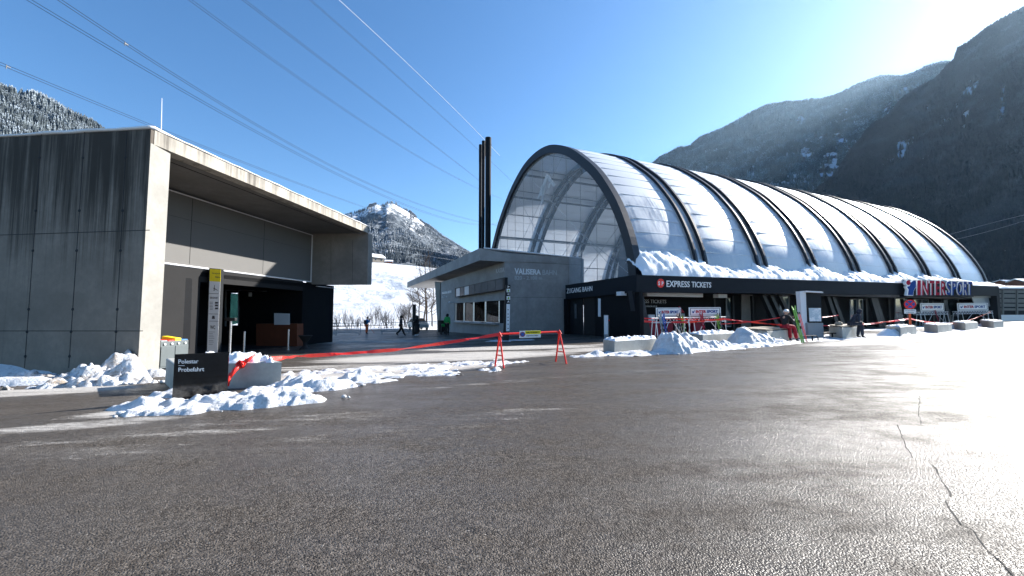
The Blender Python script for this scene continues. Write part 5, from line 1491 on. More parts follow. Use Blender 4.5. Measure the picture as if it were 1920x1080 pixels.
def tape(pts, label, w=.075, twist=2.0, m='redtape', sag=.12, name='barrier_tape', group='red barrier tapes'):
    out = []
    for a, b in zip(pts[:-1], pts[1:]):
        n = 26; d = (b - a).length
        for i in range(n):
            t_ = i / n; p = a.lerp(b, t_); p.z -= sag * 4 * t_ * (1 - t_) * min(1, d / 4); out.append(p)
    out.append(pts[-1]); N = len(out); vs = []; fs = []
    for i, p in enumerate(out):
        an = math.pi / 2 + math.sin(i / N * math.pi * twist) * 1.0 + .25 * math.sin(i * .9)
        d = (out[min(N - 1, i + 1)] - out[max(0, i - 1)]).normalized(); sd = d.cross(Vector((0, 0, 1))).normalized(); up = sd.cross(d)
        wv = (up * math.sin(an) + sd * math.cos(an)) * w / 2
        nn = d.cross(wv).normalized() * .0015
        vs += [p - wv - nn, p + wv - nn, p + wv + nn, p - wv + nn]
    for i in range(N - 1):
        for k in range(4):
            j = (k + 1) % 4; fs.append((i * 4 + k, i * 4 + j, (i + 1) * 4 + j, (i + 1) * 4 + k))
    o = MB().add(vs, fs).build(name, M[m], origin=out[0], smooth=False); return tag(o, label, 'tape', group)
kn = P(452, 683, 9.75)
tape([P(458, 676, 9.8), P(560, 668, 12.2), TA.lerp(P(700, 655, 12.6), .5) * 1.0 if False else P(745, 655.5, 12.8), TA], 'long red tape from the knot on the concrete block to the trestle barrier', .11, 5, sag=.02)
q = MB()
rs = random.Random(4)
for i in range(7):
    a = rs.uniform(0, 6.28); loop = [kn + Vector((math.cos(a + k * .9) * .075 * rs.uniform(.6, 1.2), math.sin(k * 1.1) * .06, math.sin(a + k * .9) * .075 * rs.uniform(.6, 1.2))) for k in range(7)]
    q.tube(loop, .022, 6)
q.tube([kn, P(440, 694, 9.6), P(428, 713, 9.5)], [.05, .05, .03], 7); q.tube([P(433, 699, 9.56), P(428, 712, 9.5), P(427, 724, 9.5)], [.03, .05, .03], 7); q.tube([kn, P(466, 674, 9.8), P(478, 665, 9.9)], [.05, .045, .02], 7)
tag(q.build('tape_knot', M['redtape'], origin=kn, smooth=True), 'bunched red tape knot on the block behind the black sign', 'tape knot')

# ------------------------------------------------------------------ ticket pillars etc. at the access door
def pillar(x0, x1, xs, yt, yb, label):
    g = G(x0, yb); o = thing('access_pillar', label, 'ticket pillar', g, group='white access pillars by the hall door')
    pl = Plane(g, (-.35, -1, 0)); zt_ = pl.at(x0, yt).z
    a = pl.at(x0, 600); b = pl.at(x1, 600); c = Plane(g, (-.35, -1, 0)).at(xs, 600) + Vector((-.35, -1, 0)).normalized() * -.35
    ix = Vector((.35, 1, 0)).normalized() * .42
    q_ = MB(); q_.prism([(a.x, a.y), (b.x, b.y), (b.x + ix.x, b.y + ix.y), (a.x + ix.x, a.y + ix.y)], g.z - .05, zt_); q_.build('body', M['grey_metal'], o)
    panel(pl, rect(x0 + .6, x1 - .5, yt + 1, yt + 1, yb - 7, yb - 7), .01, .008, 'white_front', M['paper'], o)
    q_ = MB(); q_.box(b.x + .01, b.x + .10, b.y + .05, b.y + .15, zt_ - .42, zt_ - .34); q_.build('red_lamp', M['red'], o)
pillar(1132.2, 1140.5, 1146, 590.5, 634, 'white access pillar nearest the open hall door')
pillar(1164.5, 1173.5, 1178, 589.5, 632, 'white access pillar beside the red-based ticket machine')
g = G(1187, 632); tm = thing('ticket_machine', 'grey ticket machine on a dark red base with a round red disc above', 'ticket machine', g)
TM = Plane(g, (-.2, -1, 0))
def tmbox(x0, x1, y0, y1, off, th, n_, m): return panel(TM, rect(x0, x1, y0, y0, y1, y1), off, th, n_, M[m], tm)
tmbox(1179, 1196, 609, 633, 0, .4, 'base', 'dark_red'); tmbox(1180, 1190.5, 589, 603, 0, .3, 'head', 'grey_metal'); tmbox(1182, 1185, 592, 599, .01, .01, 'screen', 'dark_glass')
tmbox(1177, 1193, 604, 606, .12, .4, 'shelf', 'white_metal'); tmbox(1184.6, 1185.8, 575, 610, -.2, .05, 'post', 'steel')
dd = panel(TM, [(1182 + 4.3 * math.cos(k * .3), 568 - 7.3 * math.sin(k * .3)) for k in range(21)], .03, .04, 'round_disc', M['red'], tm)
text_on(TM, 'S', (1180, 565, 571, 1183.3, 565, 571), .04, .006, M['white_letters'], dd, bold=.03)
text_on(TM, 'PUNKTE', (1182, 614, 618, 1193, 614.4, 618), .01, .008, M['dim_letters'], tm)
# second red machine behind the racks
g = G(1290, 630); t2 = thing('vending_counter', 'low dark red counter with pale top behind the ski racks', 'counter', Plane(H(0, 1.2, 0), hn).at(1260, 632))
CPn = Plane(H(0, 1.3, 0), hn)
panel(CPn, rect(1216, 1262, 606, 606, 632, 634), 0, .6, 'front', M['dark_red'], t2); panel(CPn, rect(1300, 1320, 606, 606, 630, 630), 0, .6, 'front_end', M['dark_red'], t2)
panel(CPn, rect(1216, 1228, 590, 590, 605, 605), 0, .3, 'terminal', M['paper'], t2); panel(CPn, rect(1272, 1284, 588, 588, 630, 630), 0, .4, 'terminal', M['grey_metal'], t2)
panel(CPn, [(1272, 586), (1284, 586), (1274, 574)], .1, .1, 'red_pennant', M['dark_red'], t2)

# ------------------------------------------------------------------ ski racks with advertising boards
def rack(name_label, pl_, pr_, hb=1.25, bx0=0.08, bx1=.9, ht=2.02, skis=()):
    L_, R_ = pl_, pr_
    d = (R_ - L_); d.z = 0; ln = d.length; d.normalize(); bk = Vector((-d.y, d.x, 0))
    if bk.y < 0: bk = -bk
    o = thing('ski_rack', name_label, 'ski rack', (L_ + R_) / 2, group='white truss ski racks with advertising boards')
    def at(u, v, z): return L_.lerp(R_, u) + bk * v + Vector((0, 0, z))
    q_ = MB()   # truss beam
    zb0, zb1 = hb - .14, hb + .14
    for v in (-.13, .13):
        for z in (zb0, zb1): q_.tube([at(0, v, z), at(1, v, z)], .025, 6)
        n = int(ln / .28)
        for k in range(n):
            a_, b_ = (zb0, zb1) if k % 2 else (zb1, zb0); q_.tube([at(k / n, v, a_), at((k + 1) / n, v, b_)], .014, 5)
    q_.build('truss_beam', M['white_metal'], o)
    for u in (.03, .16, .84, .97):
        for v in (-.3, .3):
            q_ = MB(); q_.tube([at(u, v * .45, hb), at(u, v, -.1)], .025, 6); q_.build('leg', M['white_metal'], o)
    q_ = MB()
    for a, b in ((.16, .42), (.84, .58)): q_.tube([at(b, -.16, hb - .12), at(a - .0, -.3, .12)], .02, 6)
    q_.build('brace', M['white_metal'], o)
    q_ = MB()
    for a, b in ((.03, .16), (.84, .97)):
        for z in (.25,): q_.tube([at(a, -.27, z), at(b, -.27, z)], .018, 6)
    q_.build('foot_tie', M['white_metal'], o)
    nrm = -bk
    a, b, c, e = at(bx0, -.06, hb + .22), at(bx1, -.06, hb + .22), at(bx1, -.06, ht), at(bx0, -.06, ht)
    q_ = MB(); q_.plate([a, b, c, e], nrm, .04); bo = q_.build('board', M['white_metal'], o)
    def bq(u0, u1, v0, v1, off): 
        f = lambda u, v: a.lerp(b, u) + (e - a) * v + nrm * off
        return [f(u0, v0), f(u1, v0), f(u1, v1), f(u0, v1)]
    q_ = MB()
    for r_ in ((.03, .97, .10, .15), (.03, .97, .85, .90), (.03, .045, .15, .85), (.955, .97, .15, .85)): q_.plate(bq(*r_, .008), nrm, .006)
    q_.build('board_outline', M['navy_cloth'], bo)
    text_quad('lettering', 'INTER', bq(.20, .52, .34, .68, 0), nrm, .010, .006, M['letter_red'], bo, bold=.04)
    text_quad('lettering', 'SPORT', bq(.54, .90, .34, .68, 0), nrm, .010, .006, M['letter_blue'], bo, bold=.04)
    q_ = MB(); q_.plate([a.lerp(b, u) + (e - a) * v + nrm * .01 for u, v in ((.10, .34), (.13, .34), (.17, .66), (.14, .62), (.12, .5), (.08, .62))], nrm, .006); q_.build('logo', M['letter_blue'], bo)
    q_ = MB()
    for u in (bx0 + .03, bx1 - .03): q_.bar(at(u, -.02, hb), at(u, -.02, ht), .03)
    q_.build('board_bracket', M['white_metal'], o)
    return at
atA = rack('white truss ski rack with board, left one before the express ticket wall', GY(1224, 24.6), GY(1280, 26.0))
atB = rack('white truss ski rack with board, leaning skis on it, right of its twin', GY(1284, 25.0), GY(1356, 26.6))
atC = rack('white truss rack with board just right of the no-stopping sign', GY(1719, 43), GY(1773, 45.5), hb=1.3, ht=2.4)
atD = rack('white truss rack with board nearest the timber shed', GY(1787, 46), GY(1857, 49), hb=1.3, ht=2.4)
def skis(base, lean, ln, m, label, rz=0.0, name='ski_pair', group='skis leaning on the racks', snb=False):
    o = thing(name, label, 'skis', base, group=group)
    d = lean.normalized(); sd = Vector((math.cos(rz), math.sin(rz), 0)); sd = (sd - d * sd.dot(d)).normalized(); nn = sd.cross(d)
    for k in (-1, 1):
        pts_ = [base + sd * k * .055 + nn * k * .012 + d * (ln * t_) + nn * k * (.05 * max(0, t_ - .88) * 8) ** 1 for t_ in (0, .04, .3, .5, .7, .88, .96, 1.0)]
        ws = [.03, .055, .042, .036, .042, .055, .045, .012]
        q_ = MB(); vs = []; fs = []
        for p, w_ in zip(pts_, ws): vs += [p - sd * w_ - nn * .01, p + sd * w_ - nn * .01, p + sd * w_ + nn * .01, p - sd * w_ + nn * .01]
        n = len(pts_)
        for i in range(n - 1):
            for j in range(4): fs.append((i * 4 + j, i * 4 + (j + 1) % 4, i * 4 + 4 + (j + 1) % 4, i * 4 + 4 + j))
        fs += [(3, 2, 1, 0), (n * 4 - 4, n * 4 - 3, n * 4 - 2, n * 4 - 1)]
        s_ = q_.add(vs, fs).build('ski', M[m], o)
        for t_, h_ in ((.40, .07), (.56, .05)):
            q_ = MB(); c = base + sd * k * .055 + d * (ln * t_) + nn * k * .05; q_.bar(c - d * .07, c + d * .07, .06, h_, up=nn); q_.build('binding', M['black_metal'], s_)
    return o
for at_, u, m_, l_ in ((atA, .12, 'grey_metal', 'grey ski pair at the left end of the left rack'), (atA, .22, 'blue', 'blue ski pair leaning near the left end of the left rack'), (atA, .75, 'black_metal', 'black ski pair leaning at the right of the left rack'), (atA, .83, 'lime', 'short green ski pair leaning at the gap between the racks'),
                       (atB, .32, 'dark_red', 'dark red ski pair leaning left of centre on the right rack'), (atB, .72, 'lime', 'green ski pair leaning on the right rack'), (atB, .78, 'black_metal', 'dark ski pair beside the green pair on the right rack'), (atC, .5, 'dark_red', 'dark red ski pair standing at the rack by the no-stopping sign')):
    b_ = at_(u, -.55, 0); tp_ = at_(u + .03, -.2, 1.3)
    skis(b_, tp_ - b_, 1.75 if m_ != 'lime' else 1.6, m_, l_, rz=.4)
# tape from the racks to the blocks and persons
hT = 1.05
def gp(px, Y, z): v = GY(px, Y); v.z += z; return v
tape([P(1208, 602.5, 25.5), P(1290, 604, 25), P(1358, 598, 24.5)], 'red tape strung across both ski racks', .13, 2, sag=.03)
tape([P(1208, 597, 25.8), P(1260, 598, 25.4), P(1350, 599, 25.6)], 'upper faded red tape strip across the ski racks', .08, 3, sag=.02)
tp1 = tape([P(1358, 598, 24.5), P(1412, 604, 24), P(1466, 609.5, 22.6)], 'red and white tape from the right ski rack to the skier', .10, 2, sag=.03)
tape([P(1352, 607.5, 26), P(1400, 604.5, 25.5), P(1465, 595, 25)], 'thin red tape rising behind the bench block to the skier', .06, 3, sag=.03)
tape([P(1533, 596, 27), P(1572, 591, 27.5)], 'short red tape left of the hooded person', .07, 1, sag=.02)
tape([P(1608, 609, 27.5), P(1660, 603.5, 28.5), P(1706, 597, 29.5)], 'red and white tape from the hooded person to the no-stopping post', .12, 3, sag=.03)
tape([P(1706, 597, 29.5), P(1745, 604, 32), P(1800, 606, 36), P(1857, 585, 46)], 'red and white tape from the no-stopping post towards the timber shed', .12, 4, sag=.05)
tape([P(1543, 610.5, 27.5), P(1580, 611, 27.6)], 'faint red tape behind the hooded person bench', .06, 1, sag=.01)

# no stopping sign on its block
l, c, r, b = par((1661, 627), (1689, 631), (1719, 627)); ctr = (l + r) / 2; top5 = ctr.z + .58
Ys = ctr.y; base = Vector((P(1706.5, 600, Ys).x, Ys, top5))
ns = thing('no_stopping_sign', 'round red and blue no-stopping sign with white plate on an orange post', 'road sign', base)
NP = Plane(base, (-.35, -1, 0))
q = MB(); q.tube([base - Vector((0, 0, .3)), Vector((base.x, base.y, NP.at(1706, 566).z))], .06, 10); q.build('post', M['orange_cloth'], ns)
disc_on(NP, 1706.5, 570.5, 11.4, 8.7, .10, .02, 'sign_rim', M['red'], ns); disc_on(NP, 1706.5, 570.5, 9.0, 6.9, .108, .01, 'sign_field', M['blue'], ns)
q = MB()
for sx in (-1, 1):
    a = NP.at(1706.5 - 7.5 * sx, 576, .115); b_ = NP.at(1706.5 + 7.5 * sx, 565, .115); q.bar(a, b_, .008 if False else .012, .075, up=(b_ - a).cross(NP.n))
q.build('red_cross', M['red'], ns)
panel(NP, rect(1695.5, 1717.5, 580, 580, 588, 588), .10, .02, 'text_plate', M['white_metal'], ns)
text_on(NP, 'Privatparkplatz', (1697.5, 581.5, 583.5, 1715.5, 581.5, 583.5), .106, .006, M['grey_panel'], ns); text_on(NP, 'Zufahrt frei', (1699, 585, 586.8, 1713, 585, 586.8), .106, .006, M['grey_panel'], ns)

# info kiosk
g = G(1502, 632); kk = thing('info_kiosk', 'grey steel information kiosk with pale map poster between the two seated people', 'info kiosk', g)
KP = Plane(G(1517, 634), (-.12, -1, 0))
def kpan(pts_, off, th, n_, m, par_=kk): return panel(KP, pts_, off, th, n_, M[m], par_)
kpan([(1507, 633), (1517, 634), (1511.5, 546), (1499.5, 546)], .02, .45, 'column', 'white_metal' if False else 'steel_matt' if 'steel_matt' in M else 'paper')
kpan([(1516, 634), (1545, 633), (1543.5, 605.5), (1514, 605.5)], .25, .5, 'lower_box', 'grey_metal')
kpan([(1514, 604.5), (1542, 604.5), (1538.5, 547.5), (1511.5, 547)], .05, .3, 'dark_panel', 'black_metal')
pf = kpan([(1516, 604), (1541.5, 604), (1540.5, 575.5), (1514.5, 575.5)], .12, .06, 'poster_frame', 'black_metal')
t = NT('map_poster'); n_ = t.noise(3.2, 5, .6); n2_ = t.noise(14, 5, .7)
t.bsdf(t.mix(t.ramp(n_, .45, .6), t.mix(n2_, (.30, .42, .50), (.62, .68, .72)), (.78, .80, .82)), .3); M['map_poster'] = t.m
kpan([(1518, 602.5), (1540, 602.5), (1539, 577.5), (1516.5, 577.5)], .13, .01, 'map_poster', 'map_poster', pf)  # poster print is a plain mottled pale colour
kpan([(1511, 547.5), (1541, 549), (1541, 546.5), (1511, 545)], .35, .7, 'canopy', 'white_metal')
kpan([(1541, 549), (1544, 549), (1543, 547), (1541, 547)], .3, .1, 'lamp', 'white_metal')
# bike stands / low racks
for (px, py_, l_) in ((1518, 640, 'low tubular bike stand at the foot of the info kiosk'), (1556, 634, 'low bike stand left of the hooded person bench')):
    g = G(px, py_); o = thing('bike_stand', l_, 'bike stand', g)
    q = MB(); q.tube([g + Vector((-.45, 0, .3)), g + Vector((.45, .1, .3)), g + Vector((.55, .1, .2)), g + Vector((.55, .1, 0))], .03, 8); q.build('rail', M['black_metal'], o)
    q = MB(); q.tube([g + Vector((.2, .05, 0)), g + Vector((.2, .05, .3))], .04, 8); q.build('foot', M['black_metal'], o)

# ------------------------------------------------------------------ crowd-control barriers
def crowd_barrier(px, ybase, w_, rz, label):
    g = G(px, ybase); o = thing('crowd_barrier', label, 'barrier', g, rz, 'crowd-control barriers at the yard edge')
    q_ = MB(); h = 1.2
    q_.tube([(-w_ / 2, 0, .1), (-w_ / 2, 0, h - .1), (-w_ / 2 + .1, 0, h), (w_ / 2 - .1, 0, h), (w_ / 2, 0, h - .1), (w_ / 2, 0, .1)], .03, 6); q_.tube([(-w_ / 2, 0, .22), (w_ / 2, 0, .22)], .03, 6); q_.build('frame', M['grey_metal'], o, local=True)
    q_ = MB()
    for k in range(1, 16): x = -w_ / 2 + w_ * k / 16; q_.tube([(x, 0, .22), (x, 0, h)], .015, 5)
    q_.build('bars', M['grey_metal'], o, local=True)
    for s_ in (-1, 1):
        q_ = MB(); q_.tube([(s_ * w_ * .46, -.35, 0), (s_ * w_ * .46, 0, .16), (s_ * w_ * .46, .35, 0)], .025, 6); q_.build('foot', M['grey_metal'], o, local=True)
for px, yb, l_ in ((601, 630.5, 'crowd barrier half hidden by the dark station block'), (648, 628, 'crowd barrier left of the photographer in the blue jacket'), (741, 625.5, 'crowd barrier left of the walking person in dark clothes'), (691 + 105, 622.5, 'crowd barrier behind the long-coated person')):
    crowd_barrier(px, yb, 2.9, .15, l_)

# ------------------------------------------------------------------ bare trees and shrubs
def branch(mb, p, d, ln, r, depth, rs, spread=.7):
    n = 4; pts_ = [p]; q_ = p.copy(); dd_ = d.copy()
    for i in range(n):
        dd_ = (dd_ + Vector((rs.uniform(-.12, .12), rs.uniform(-.12, .12), rs.uniform(-.02, .10)))).normalized(); q_ = q_ + dd_ * ln / n; pts_.append(q_.copy())
    mb.tube(pts_, [r * (1 - .16 * i) for i in range(n + 1)], 5 if r > .04 else 3, cap=False)
    if depth == 0: return
    k = rs.randint(3, 5)
    for i in range(k):
        t_ = rs.uniform(.3, 1.0); a = pts_[min(n, int(t_ * n))]
        nd = (dd_ + Vector((rs.uniform(-1, 1), rs.uniform(-1, 1), rs.uniform(-.1, .7))) * spread).normalized()
        branch(mb, a, nd, ln * rs.uniform(.45, .7), r * .5, depth - 1, rs, spread)
def bare_tree(px, ybase, ytop, seed, label, Y=None):
    g = G(px, ybase) if Y is None else GY(px, Y)
    h = P(px, ytop, g.y).z - g.z; rs = random.Random(seed)
    o = thing('bare_tree', label, 'tree', g, group='bare trees behind the yard')
    q_ = MB(); pts_ = [g + Vector((rs.uniform(-.1, .1) * k, rs.uniform(-.1, .1) * k, h * k / 7)) for k in range(8)]
    q_.tube(pts_, [.13 * (1 - k / 8.5) * (h / 12) + .02 for k in range(8)], 7); q_.build('trunk', M['bark'], o)
    q_ = MB()
    for k in range(26):
        t_ = rs.uniform(.18, .98); i = int(t_ * 7); a = pts_[i].lerp(pts_[min(7, i + 1)], t_ * 7 - i); an = rs.uniform(0, 6.28)
        branch(q_, a, Vector((math.cos(an), math.sin(an), rs.uniform(.15, .7))).normalized(), h * .24 * (1.15 - t_) + .4, .045 * (1.2 - t_) * h / 12 + .008, 2, rs)
    q_.build('crown', M['bark'], o)
for px, yt, sd_, Y_, l_ in ((786, 500, 1, 72, 'slim bare tree left of the twin trunks behind the parked car'), (797, 478, 2, 70, 'tall bare tree, left of the twin trunks'), (800.5, 470, 3, 74, 'tall bare tree, right of the twin trunks'), (811, 500, 4, 76, 'bare tree close to the ticket office end wall'), (770, 540, 5, 78, 'short bare tree behind the dark post')):
    bare_tree(px, 0, yt, sd_, l_, Y_)
def shrub(px, Y_, h, seed, label):
    g = GY(px, Y_); g.z += .05; rs = random.Random(seed); o = thing('bare_shrub', label, 'shrub', g, group='bare shrubs beyond the crowd barriers')
    q_ = MB()
    for k in range(16):
        an = rs.uniform(0, 6.28); a = g + Vector((rs.uniform(-.9, .9), rs.uniform(-.4, .4), 0))
        branch(q_, a, Vector((math.cos(an) * .35, math.sin(an) * .35, 1)).normalized(), h * rs.uniform(.5, .9), .03, 2, rs, .45)
    q_.build('stems', M['bark'], o)
for i, (px, h, l_) in enumerate(((632, 2.6, 'bare shrub nearest the dark station block'), (655, 3.0, 'second bare shrub right of the station block'), (697, 3.6, 'bare shrub just right of the photographer'), (718, 3.2, 'bare shrub midway between the photographer and the walker'), (733, 2.8, 'low bare shrub left of the walker'), (757, 4.6, 'tallest bare shrub, left of the dark post'), (765, 3.8, 'bare shrub touching the left of the dark post'), (675, 2.2, 'lowest bare shrub behind the photographer'))):
    shrub(px, 66 + (i % 3) * 3, h, 40 + i, l_)

# ------------------------------------------------------------------ parked car (rear three-quarter)
g = G(784, 618.5)
car = thing('parked_car', 'silver blue hatchback parked in the snow behind the long-coated person', 'car', g, R(-62))
Lc, Wc = 4.3, 1.8
prof = [(-2.15, .35), (-2.2, .75), (-2.05, 1.05), (-1.75, 1.45), (-1.3, 1.62), (.2, 1.6), (.95, 1.12), (1.85, .95), (2.12, .7), (2.15, .35)]
def loft(mb, pr, w0, w1fn):
    n = len(pr); vs = []
    for s_ in (-1, 1):
        for x, z in pr: vs.append((x, s_ * w1fn(z), z))
    fs = [tuple(range(n))[::-1], tuple(range(n, 2 * n))] + [(i, (i + 1) % n, n + (i + 1) % n, n + i) for i in range(n)]
    mb.add(vs, fs)
wf = lambda z: Wc / 2 if z < 1.0 else Wc / 2 - (z - 1.0) * .38
q = MB(); loft(q, prof, Wc, wf); q.build('body', M['silver_car'], car, local=True, bevel=.05)
q = MB()
q.add([(-2.06, -.66, 1.08), (-2.06, .66, 1.08), (-1.76, .58, 1.42), (-1.76, -.58, 1.42)], [(0, 1, 2, 3)]); 
for v in range(4): q.v[v] = (q.v[v][0] - .03, q.v[v][1], q.v[v][2] + .02)
q.build('rear_window', M['dark_glass'], car, local=True)
for s_ in (-1, 1):
    q = MB(); q.add([(-1.6, s_ * .885, 1.08), (.7, s_ * .885, 1.08), (.15, s_ * .71, 1.5), (-1.25, s_ * .71, 1.52)], [(0, 1, 2, 3)]); q.build('side_window', M['dark_glass'], car, local=True)
    q = MB(); q.box(-2.23, -2.1, s_ * .62 - .16, s_ * .62 + .16, .78, .98); q.build('tail_light', M['red'], car, local=True)
    for x in (-1.35, 1.35):
        q = MB(); q.tube([(x, s_ * .72, .33), (x, s_ * .92, .33)], .33, 20); wh = q.build('wheel', M['rubber'], car, local=True)
        q = MB(); q.tube([(x, s_ * .9, .33), (x, s_ * .935, .33)], .2, 14); q.build('rim', M['steel'], wh, local=True)
q = MB(); q.add([(.22, -.68, 1.56), (.22, .68, 1.56), (.93, .8, 1.14), (.93, -.8, 1.14)], [(0, 1, 2, 3)])
for v in range(4): q.v[v] = (q.v[v][0] + .03, q.v[v][1], q.v[v][2] + .03)
q.build('windscreen', M['dark_glass'], car, local=True)

# waste bin by the ticket office
g = G(827, 622); wb = thing('waste_bin', 'dark waste bin at the far end of the ticket office wall', 'bin', g)
q = MB(); q.cyl(g, .36, P(827, 602, g.y).z - g.z, 16, .40); q.build('body', M['black_metal'], wb); q = MB(); q.cyl(g + Vector((0, 0, P(827, 602, g.y).z - g.z)), .43, .08, 16); q.build('rim', M['black_metal'], wb)

# ------------------------------------------------------------------ power lines
def wire(p1, p2, p3, r, label, mark=(), m='wire', group='overhead power lines', dbl=0.0):
    """quadratic curve through three points in space, carried on beyond both ends"""
    a, b, c = p1, p2, p3
    t1 = (b - a).length / ((b - a).length + (c - b).length)
    B_ = (b - a * (1 - t1) ** 2 - c * t1 ** 2) / (2 * t1 * (1 - t1))
    f = lambda t_: a * (1 - t_) ** 2 + B_ * 2 * t_ * (1 - t_) + c * t_ ** 2
    o = thing('power_line', label, 'power line', a, group=group)
    ts = [-.25 + 1.5 * k / 60 for k in range(61)]
    offs = (0,) if not dbl else (-dbl / 2, dbl / 2)
    for of in offs:
        q_ = MB(); q_.tube([f(t_) + Vector((0, 0, of)) for t_ in ts], r, 5); q_.build('conductor', M[m], o)
    for t_ in mark:
        p = f(t_); q_ = MB(); q_.bar(p - Vector((0, 0, dbl * .7 + .1)), p + Vector((0, 0, dbl * .5)), r * 2); q_.bar(p, p + (f(t_ + .01) - p).normalized() * .35, r * 3); q_.build('spacer', M['wire'], o)
    return o
wr = .028
wire(P(12, 124, 45), P(265, 228, 60), P(688, 390, 130), wr, 'lowest twin power line passing just over the left station roof', (0.0,), dbl=.30)
wire(P(55, 0, 42), P(480, 247, 65), P(895, 421, 150), wr, 'twin power line second from the left, over the concrete station', dbl=.34)
wire(P(112, 0, 40), P(440, 210, 62), P(895, 415, 150), wr, 'dark twin power line with a spacer near the upper left', (.0001 + .055,), dbl=.30)
wire(P(357, 0, 48), P(620, 188, 75), P(893, 352, 150), wr * .9, 'third twin power line from the left, carrying a small marker', (.86,), dbl=.34)
wire(P(457, 0, 48), P(680, 170, 72), P(893, 334, 150), wr * .9, 'fourth twin power line crossing the middle of the sky', dbl=.3)
wire(P(582, 0, 60), P(730, 130, 85), P(960, 340, 180), wr * .8, 'faintest twin power line, left of the white rope', dbl=.3)
wire(P(636, 0, 40), P(765, 120, 52), P(903, 256, 75), .024, 'single pale rope descending to the flue stack', m='wire_light', group='overhead power lines')
wire(P(560, 395, 210), P(780, 445, 230), P(905, 480, 260), .035, 'upper pale line crossing before the snowy peak', m='wire_light')
wire(P(560, 432, 210), P(780, 466, 230), P(905, 488, 260), .03, 'middle pale line crossing before the snowy peak', m='wire_light')
wire(P(560, 450, 210), P(780, 477, 230), P(905, 497, 260), .03, 'lowest pale line crossing before the snowy peak', m='wire_light')
wire(P(1783, 439, 110), P(1860, 418, 90), P(1921, 403, 75), .03, 'upper of two lines behind the far end of the vault', m='grey_letters' if False else 'steel')
wire(P(1800, 447, 110), P(1860, 432, 90), P(1921, 414, 75), .03, 'lower of two lines behind the far end of the vault', m='steel')
# ------------------------------------------------------------------ people
def skin_mesh(verts, edges, radii, sub=2, root=0):
    me = bpy.data.meshes.new('tmp'); me.from_pydata([tuple(v) for v in verts], edges, [])
    o = bpy.data.objects.new('tmp', me); COL.objects.link(o)
    o.modifiers.new('s', 'SKIN'); sv = me.skin_vertices[0].data
    for i, r in enumerate(radii):
        sv[i].radius = (r, r) if not isinstance(r, tuple) else r
    sv[root].use_root = True
    md = o.modifiers.new('u', 'SUBSURF'); md.levels = sub; md.render_levels = sub
    dg = bpy.context.evaluated_depsgraph_get(); dg.update()
    out = bpy.data.meshes.new_from_object(o.evaluated_get(dg))
    bpy.data.objects.remove(o); bpy.data.meshes.remove(me)
    return out
def add_mesh(name, me, m, parent):
    me.name = name; me.materials.clear(); me.materials.append(m)
    me.polygons.foreach_set('use_smooth', [True] * len(me.polygons))
    o = bpy.data.objects.new(name, me); COL.objects.link(o); o.parent = parent; return o

